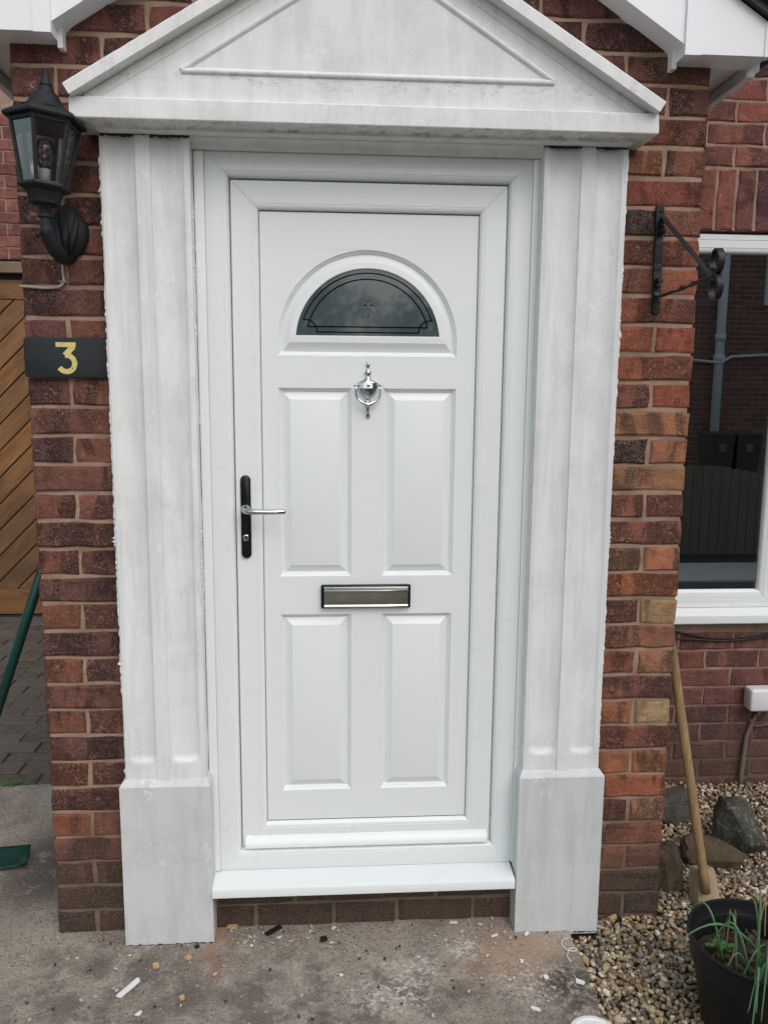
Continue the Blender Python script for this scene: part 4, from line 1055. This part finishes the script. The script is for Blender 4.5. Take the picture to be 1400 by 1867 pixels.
mb.loft(rings, True, True, False); mb.obj('soil', M_soil, pot, smooth=True)
mb = MB()
for i in range(260):
    a = rr.random()*6.28; r_ = .118*math.sqrt(rr.random()); q_ = .0012+.004*rr.random()**2
    mm = PM @ Matrix.Translation((r_*math.cos(a), r_*math.sin(a), .206+.010*(1-r_/.12))) @ Matrix.Rotation(rr.random()*3, 4, 'Z') @ Matrix.Rotation(rr.random()*2, 4, 'X')
    mb.box(-q_*1.3, q_*1.3, -q_, q_, -q_*.8, q_*.8, 0, 1, mm)
so2 = mb.obj('soil_crumbs', plain('soil crumbs', (.085, .058, .038), .95, .6, 60), pot); so2['kind'] = 'stuff'
def blade_path(base, az_, reach, height, droop, n=12):
    pts = []
    for t in range(n+1):
        u = t/n; rr_ = reach*u; z_ = height*math.sin(min(1, u*1.05)*math.pi*.5*(1+droop))/math.sin(math.pi*.5)
        pts.append(PM @ Vector((base[0]+math.cos(az_)*rr_, base[1]+math.sin(az_)*rr_, .205+z_)))
    return pts
onions = [((.06+.03*math.sin(i*2.1), -.05+.03*math.cos(i*1.7)), 200+i*23, .07+.012*(i % 5), .08+.02*(i % 4), .55+.1*(i % 6), .0022+.0002*(i % 4)) for i in range(12)]+[((.030, -.010), 178, .215, .115, .62, .0036), ((.060, -.06), 255, .135, .13, 1.62, .0034), ((.075, -.065), 272, .12, .14, 1.60, .0030), ((.05, -.07), 238, .11, .10, 1.55, .0028), ((.08, -.04), 240, .13, .15, .95, .0032), ((.07, -.03), 70, .08, .20, .25, .0030), ((.06, -.03), 140, .09, .13, .75, .0026),
          ((.09, -.045), 20, .14, .14, .7, .0030), ((.075, -.045), 300, .10, .17, .8, .0028), ((.03, .03), 120, .10, .12, .6, .0026), ((.085, -.02), 95, .07, .17, .3, .0026), ((.07, -.06), 225, .10, .09, .9, .0026)]
for i, (bs, a, rc, h, dr, r_) in enumerate(onions):
    if not (abs(bs[0]-.03) < 1e-6 and a == 178): bs = (bs[0]-.095, bs[1]-.022)
    p = blade_path(bs, R(a), rc, h, dr)
    MB().tube(p, [r_*(1-.8*(t/12)**2)+.0004 for t in range(13)], 8).obj('onion_leaf', M_chive, pot, smooth=True)
for bs, a, rc, h, dr in [((-.045, .04), 60, .05, .10, .9), ((-.02, .05), 110, .01, .10, .0), ((-.06, -.01), 30, .02, .055, .4), ((-.07, .02), 150, .012, .05, .3), ((.035, .06), 40, .05, .11, 1.0), ((.045, -.05), 200, .05, .05, .8), ((.06, -.075), 330, .06, .07, 1.0), ((.03, -.03), 250, .05, .08, 1.1), ((.08, -.08), 180, .04, .03, .6)]:
    p = blade_path(bs, R(a), rc, h, dr, 8)
    MB().tube(p, .0, 4, flat=(.0026, .0004)).obj('dry_leaf', M_dry, pot)
rr = random.Random(10)
for sx, sy, sc_ in ((-.072, .030, 1.0), (-.052, .022, .8), (-.03, -.035, .7), (.0, -.07, .6)):
    top = PM @ Vector((sx, sy, .235 if sc_ > .75 else .215)); MB().tube([PM @ Vector((sx, sy, .195)), top], .0014, 6).obj('sprig_stem', M_leaf, pot)
    for k in range(6):
        a = k*1.05+rr.random()*.4; L_ = .016*sc_*(1 if k < 4 else .6); u = Vector((math.cos(a), math.sin(a), .25+.5*(k > 3))).normalized(); v = Vector((-math.sin(a), math.cos(a), 0)); up2 = u.cross(v)
        base = top-Vector((0, 0, .006*(k % 3)))
        mb = MB(); mb.loft([[base+u*L_*t*2-v*L_*.55*w_+up2*.001*(1-t)*-1+Vector((0, 0, -.008*t*t*sc_)), base+u*L_*t*2+Vector((0, 0, -.002-.008*t*t*sc_)), base+u*L_*t*2+v*L_*.55*w_+Vector((0, 0, -.008*t*t*sc_))] for t, w_ in ((0, .1), (.25, .75), (.5, 1), (.75, .75), (1, .05))], False)
        mb.obj('sprig_leaf', M_leaf, pot, smooth=True)

# ------------------------------------------------------------------ services on the window wall
jb = thing('junction_box', 'white plastic junction box on the brick below the window', 'junction box', (1.58, .77, .31))
MB().box(1.517, 1.64, .725, .788, .316, .405, .010, 3).obj('cover', M_box, jb, auto=40)
MB().lathe([(.006, 0), (.006, .016), (.003, .022)], 10, mat=Matrix.Translation((1.565, .75, .298))).obj('gland', M_clip, jb)
vine = thing('dead_stem', 'dry grey climbing stem rising from gravel to the junction box', 'stem', (1.525, .77, 0))
MB().tube([(1.524, .770, -.03), (1.525, .772, .042), (1.532, .776, .124), (1.538, .778, .196), (1.554, .778, .25), (1.570, .772, .292), (1.59, .765, .33)], [.010, .0095, .009, .0085, .008, .007, .005], 8).obj('main_stem', M_bark, vine, smooth=True)
MB().tube([(1.552, .774, .245), (1.58, .776, .238), (1.62, .777, .243), (1.68, .778, .236)], .003, 6).obj('side_shoot', M_bark, vine)
MB().tube([(1.556, .772, .25), (1.545, .770, .262), (1.543, .77, .272)], .0022, 6).obj('side_shoot', M_bark, vine)
MB().tube([(1.570, .772, .215), (1.566, .773, .20), (1.560, .775, .18), (1.561, .776, .165)], .003, 6).obj('side_shoot', M_bark, vine)
for lb, pts in (('upper of two black cables sagging along the wall below the window sill', [(1.05, .783, .668), (1.15, .782, .645), (1.227, .780, .626), (1.332, .779, .603), (1.40, .779, .596), (1.463, .779, .5955), (1.53, .779, .602), (1.595, .780, .613), (1.75, .781, .640)]),
                ('lower of two black cables sagging along the wall below the window sill', [(1.05, .783, .612), (1.229, .780, .5975), (1.333, .779, .591), (1.42, .7745, .5885), (1.50, .7745, .592), (1.56, .776, .600), (1.70, .780, .622)])):
    o = MB().tube(pts, .0036, 8).obj('cable', M_cable, smooth=True); tag(o, lb, 'cable', 'black cables under the window')

# ------------------------------------------------------------------ debris on the concrete and gravel
def slab(name, label, cat, x, y, L_, W_, H_, rot, mat, group, z0=.004, tilt=0., jag=.15):
    r = random.Random(int((x+9)*1e4)); n = 7; pts = []
    base = [(-.5, -.5), (0, -.5), (.5, -.5), (.5, .1), (.5, .5), (-.1, .5), (-.5, .5), (-.5, 0)]
    pts = [((a+(r.random()-.5)*jag)*L_, (b+(r.random()-.5)*jag)*W_) for a, b in base]
    mb = MB(); mb.loft([[(a, b, 0) for a, b in pts], [(a*.97, b*.95, H_) for a, b in pts]], True, True, True)
    o = mb.obj(name, mat); o.location = (x, y, z0); o.rotation_euler = (tilt, 0, R(rot)); tag(o, label, cat, group); return o
G1 = 'white plastic scraps on the ground'; G2 = 'wood chips on the concrete'
slab('plastic_offcut', 'long white plastic strip on the concrete left of the doorstep', 'offcut', -.620, -.238, .070, .017, .003, 59, M_white, G1)
slab('wood_chip', 'tan wood chip beside the foot of the left plinth, under the sill', 'wood chip', -.381, -.008, .028, .014, .006, -15, M_chipw, G2)
slab('wood_chip', 'small square wood chip left of the long white plastic strip', 'wood chip', -.567, -.161, .016, .013, .008, 20, M_chipw, G2)
slab('wood_chip', 'small square wood chip in front of the left plinth', 'wood chip', -.484, -.133, .017, .012, .006, -20, M_chipw, G2)
slab('wood_chip', 'lowest little wood chip at the bottom left', 'wood chip', -.477, -.282, .012, .013, .006, 35, M_chipw, G2)
slab('hinge_packer', 'flat dark metal plate on the concrete under the sill', 'metal plate', -.262, -.030, .052, .016, .004, 42, M_iron, None, jag=.03)
slab('rubber_block', 'little black block on the concrete below the sill', 'block', -.119, -.078, .018, .013, .008, 8, M_rubber, None)
slab('rubber_block', 'tiny black lump beside the left plinth foot', 'block', -.469, -.088, .012, .009, .006, 30, M_rubber, None)
scraps = [(-.091, -.029, .012, .010, 40, 'white scrap under the sill, left of centre'), (-.072, -.222, .010, .009, 10, 'white scrap on the open concrete left of centre'), (.460, -.084, .016, .010, 60, 'white scrap at the right plinth foot'), (.368, -.086, .022, .007, 20, 'pale sliver before the right plinth'),
          (.256, -.024, .018, .009, -10, 'pale scrap against the step brick, right of centre'), (.469, -.261, .014, .009, -60, 'small white scrap left of the coiled white thread'), (.554, -.282, .026, .011, -30, 'torn white scrap near the gravel edge'), (.415, -.368, .024, .009, -28, 'white sliver near the bottom edge'), (.420, -.195, .012, .008, 80, 'upright white crumb before the right plinth'),
          (-.575, -.330, .016, .008, 40, 'white scrap at the bottom left edge'), (.619, -.242, .022, .008, 25, 'white scrap lying on the gravel edge')]
for x, y, a, b, rt_, lb in scraps: slab('plastic_scrap', lb, 'scrap', x, y, a, b, .003, rt_, M_white, G1, z0=.004 if x < .6 else -.03, jag=.5)
slab('plastic_offcut', 'white plastic stick on the gravel right of the wooden tool', 'offcut', 1.246, .103, .040, .013, .010, -35, M_white, G1, z0=-.02)
slab('plastic_offcut', 'small white offcut on the gravel left of the plant pot', 'offcut', .775, -.325, .014, .009, .006, 30, M_white, G1, z0=-.022)
o = MB().tube([(.662, -.215, -.022), (.695, -.25, -.020), (.728, -.290, -.018)], [.0042, .005, .0035], 7).obj('stick', M_chipw, smooth=True); tag(o, 'short tan stick lying on the gravel', 'stick')
cur = [(.565+.02*math.cos(t*.55+1.2)*(1-t*.02), -.125-.004*t+.016*math.sin(t*.55+1.2), .006+.001*t*.3) for t in range(14)]+[(.548, -.185, .006), (.553, -.205, .005)]
o = MB().tube(cur, .0012, 6).obj('thread', M_white, smooth=True); tag(o, 'curled white thread on the concrete corner', 'thread')
# white tub lid just showing at the bottom edge
lid = MB().lathe([(.060, 0), (.062, .002), (.062, .012), (.059, .016), (.050, .017), (.048, .014), (.001, .014)], 40, c=(.530, -.475, .004)).obj('tub_lid', M_white, auto=40); tag(lid, 'round white plastic lid at the bottom edge', 'lid')
o = MB().tube([(1.27, .16, -.018), (1.31, .13, -.010), (1.36, .15, -.006), (1.39, .19, -.010), (1.36, .21, -.008), (1.31, .19, -.006), (1.30, .15, -.002), (1.34, .11, -.004), (1.42, .09, -.012)], .0045, 7).obj('root', M_bark, smooth=True); tag(o, 'pale looping root on the gravel by the big rock', 'root')
o = MB().tube([(1.12, .055, -.012), (1.16, .045, -.010), (1.20, .040, -.012), (1.26, .05, -.014)], [.006, .005, .004, .003], 7).obj('twig', M_bark, smooth=True); tag(o, 'short pale twig beside the wooden tool head', 'twig')
rr = random.Random(14); mb = MB()
for i in range(380):
    x, y = -.95+1.53*rr.random(), -.44+.43*rr.random()**.8
    if rr.random() < .4: x, y = rr.choice([(.27, -.12), (.12, -.2), (.42, -.26), (-.35, -.06), (.3, -.05), (-.1, -.06)]); x += rr.gauss(0, .07); y += rr.gauss(0, .035)
    if y > -.006 or x > .58 or (abs(x) > .42 and y > -.075 and abs(x) < .68): continue
    s = .0008+.0022*rr.random()**2.2; a = rr.random()*3.14; L_ = s*(1+1.5*rr.random())
    mm = Matrix.Translation((x, y, .005)) @ Matrix.Rotation(a, 4, 'Z') @ Matrix.Rotation(rr.random()*.6, 4, 'X')
    mb.box(-L_, L_, -s, s, -s*.5, s*.6, 0, 1, mm)
o = mb.obj('crumbs', plain('paint and plaster crumbs', (.50, .46, .41), .8, .5, 30, kind='World')); o['kind'] = 'stuff'; tag(o, 'pale crumbs of plaster scattered on the concrete', 'crumbs')
mb = MB()
for i in range(90):
    x, y = -.9+1.45*rr.random(), -.42+.41*rr.random()
    if (abs(x) > .42 and y > -.075 and abs(x) < .68): continue
    s = .0009+.0022*rr.random()**2; mm = Matrix.Translation((x, y, .005)) @ Matrix.Rotation(rr.random()*3, 4, 'Z') @ Matrix.Rotation(rr.random(), 4, 'X'); mb.box(-s*1.4, s*1.4, -s, s, -s*.6, s*.6, 0, 1, mm)
o = mb.obj('crumbs', plain('dark grit', (.04, .034, .028), .9, .4, 30, kind='World')); o['kind'] = 'stuff'; tag(o, 'dark grit scattered on the concrete', 'grit')

# ------------------------------------------------------------------ across the street: what the window and the door glass mirror
oh = thing('house', 'dark brick house across the street, mirrored in the window', 'house', (8, -10, 0))
MB().box(4.4, 13, -14, -8.35, -.09, 5.6).obj('wall', M_far_brick, oh)
MB().prism([(4.1, 5.55), (13.3, 5.55), (8.7, 8.4)], -14.3, -8.0).obj('roof', M_tile, oh)
hw = MB().box(6.36, 7.5, -8.352, -8.30, 2.78, 4.0).obj('window', M_pvc, oh); MB().box(6.44, 7.42, -8.30, -8.29, 2.86, 3.92).obj('pane', M_frost, hw)
pp = thing('drainpipe', 'grey drainpipe on the house across the street, mirrored in the window', 'drainpipe', (5.7, -8.28, 0))
MB().tube([(5.70, -8.27, -.08), (5.70, -8.27, 5.5)], .068, 16).obj('pipe', M_pipe, pp, smooth=True)
for z_ in (1.95, 2.25, 4.2): MB().tube([(5.70, -8.27, z_), (5.70, -8.27, z_+.10)], .082, 16).obj('collar', M_pipe, pp, smooth=True)
MB().tube([(5.2, -8.30, 1.98), (5.70, -8.20, 1.93), (5.85, -8.20, 2.02), (6.5, -8.28, 2.06)], .022, 8).obj('waste_branch', M_pipe, pp, smooth=True)
for i, (x, lb) in enumerate(((5.13, 'left of two dark wheeled bins mirrored in the window'), (5.50, 'right of two dark wheeled bins mirrored in the window'))):
    b_ = thing('wheeled_bin', lb, 'bin', (x, -7.0, 0), 'bins across the street')
    mb = MB(); mb.loft([[(x-w_, -7.0-dd, z_), (x+w_, -7.0-dd, z_), (x+w_, -7.0+dd, z_), (x-w_, -7.0+dd, z_)] for w_, dd, z_ in ((.12, .14, -.06), (.17, .20, .92))], True, True, True); mb.obj('body', M_binm, b_)
    MB().box(x-.18, x+.18, -7.22, -6.79, .92, .97, .01).obj('lid', M_binm, b_); MB().box(x-.05, x+.05, -6.805, -6.795, .72, .82).obj('paper_label', M_clip, b_)
fen = thing('fence', 'low dark timber fence across the street, mirrored in the window', 'fence', (3.9, -3.9, 0))
for i in range(22):
    x = 2.9+i*.095; h = .80-.30*max(0, (x-3.55)/1.2)**1.6
    MB().box(x, x+.088, -3.99, -3.97, -.085, h).obj('fence_board', M_fence, fen)
MB().box(2.9, 4.98, -4.03, -3.995, .25, .33).obj('fence_rail', M_fence, fen)
kb = MB().box(2.2, 9, -3.3, -2.6, -.09, -.02, .01).obj('pavement', plain('pale paving', (.33, .34, .34), .8, .2, 3, .3, 60)); kb['kind'] = 'structure'
def tree(x, y, h, w_, seed, label):
    t = thing('tree', label, 'tree', (x, y, -.09), 'trees across the street')
    r = random.Random(seed); mb = MB(); mb.tube([(x, y, -.1), (x+.1, y, h*.35), (x-.1, y, h*.7)], [.22, .15, .06], 8)
    for i in range(7):
        a = r.random()*6.28; z0 = h*(.3+.3*r.random()); mb.tube([(x, y, z0), (x+math.cos(a)*w_*.4, y+math.sin(a)*w_*.4, z0+h*.18), (x+math.cos(a)*w_*.75, y+math.sin(a)*w_*.75, z0+h*.28)], [.08, .05, .02], 6)
    mb.obj('trunk', M_bark, t)
    mb = MB(); cl = [(Vector((x+r.gauss(0, w_*.45), y+r.gauss(0, w_*.45), h*(.35+.55*r.random()))), .35+.5*r.random()) for _ in range(34)]
    for c, rad in cl:
        for k in range(50):
            p = c+Vector((r.gauss(0, 1), r.gauss(0, 1), r.gauss(0, .8)))*rad*.55; u = Vector((r.gauss(0, 1), r.gauss(0, 1), r.gauss(0, 1))).normalized()*.11; v = u.orthogonal().normalized()*.07
            mb.bm.faces.new([mb.bm.verts.new(q_) for q_ in (p-u, p-v, p+u, p+v)])
    mb.obj('crown', plain('dark foliage', (.035, .055, .022), .7, .3, 3, kind='World'), t)
for i, (x, y, h, w_) in enumerate(((-4.5, -24, 4.4, 2.0), (-1.0, -25, 5.2, 2.2), (2.4, -24, 4.6, 2.0), (-9.0, -26, 5.5, 2.6))):
    tree(x, y, h, w_, 50+i, ['second bushy tree from the far left across the street, mirrored in the door glass', 'tallest middle bushy tree across the street, mirrored in the door glass', 'rightmost bushy tree across the street, mirrored in the door glass', 'farthest left bushy tree across the street'][i])
gw = thing('garden_wall', 'long pale garden wall across the street below the trees', 'wall', (0, -20, 0))
MB().box(-14, 4, -20.2, -20, -.09, 2.1).obj('wall', plain('pale render', (.32, .31, .29), .9, .15, 1), gw); MB().box(-14.1, 4.1, -20.3, -19.9, 2.1, 2.2).obj('coping', M_pipe, gw)
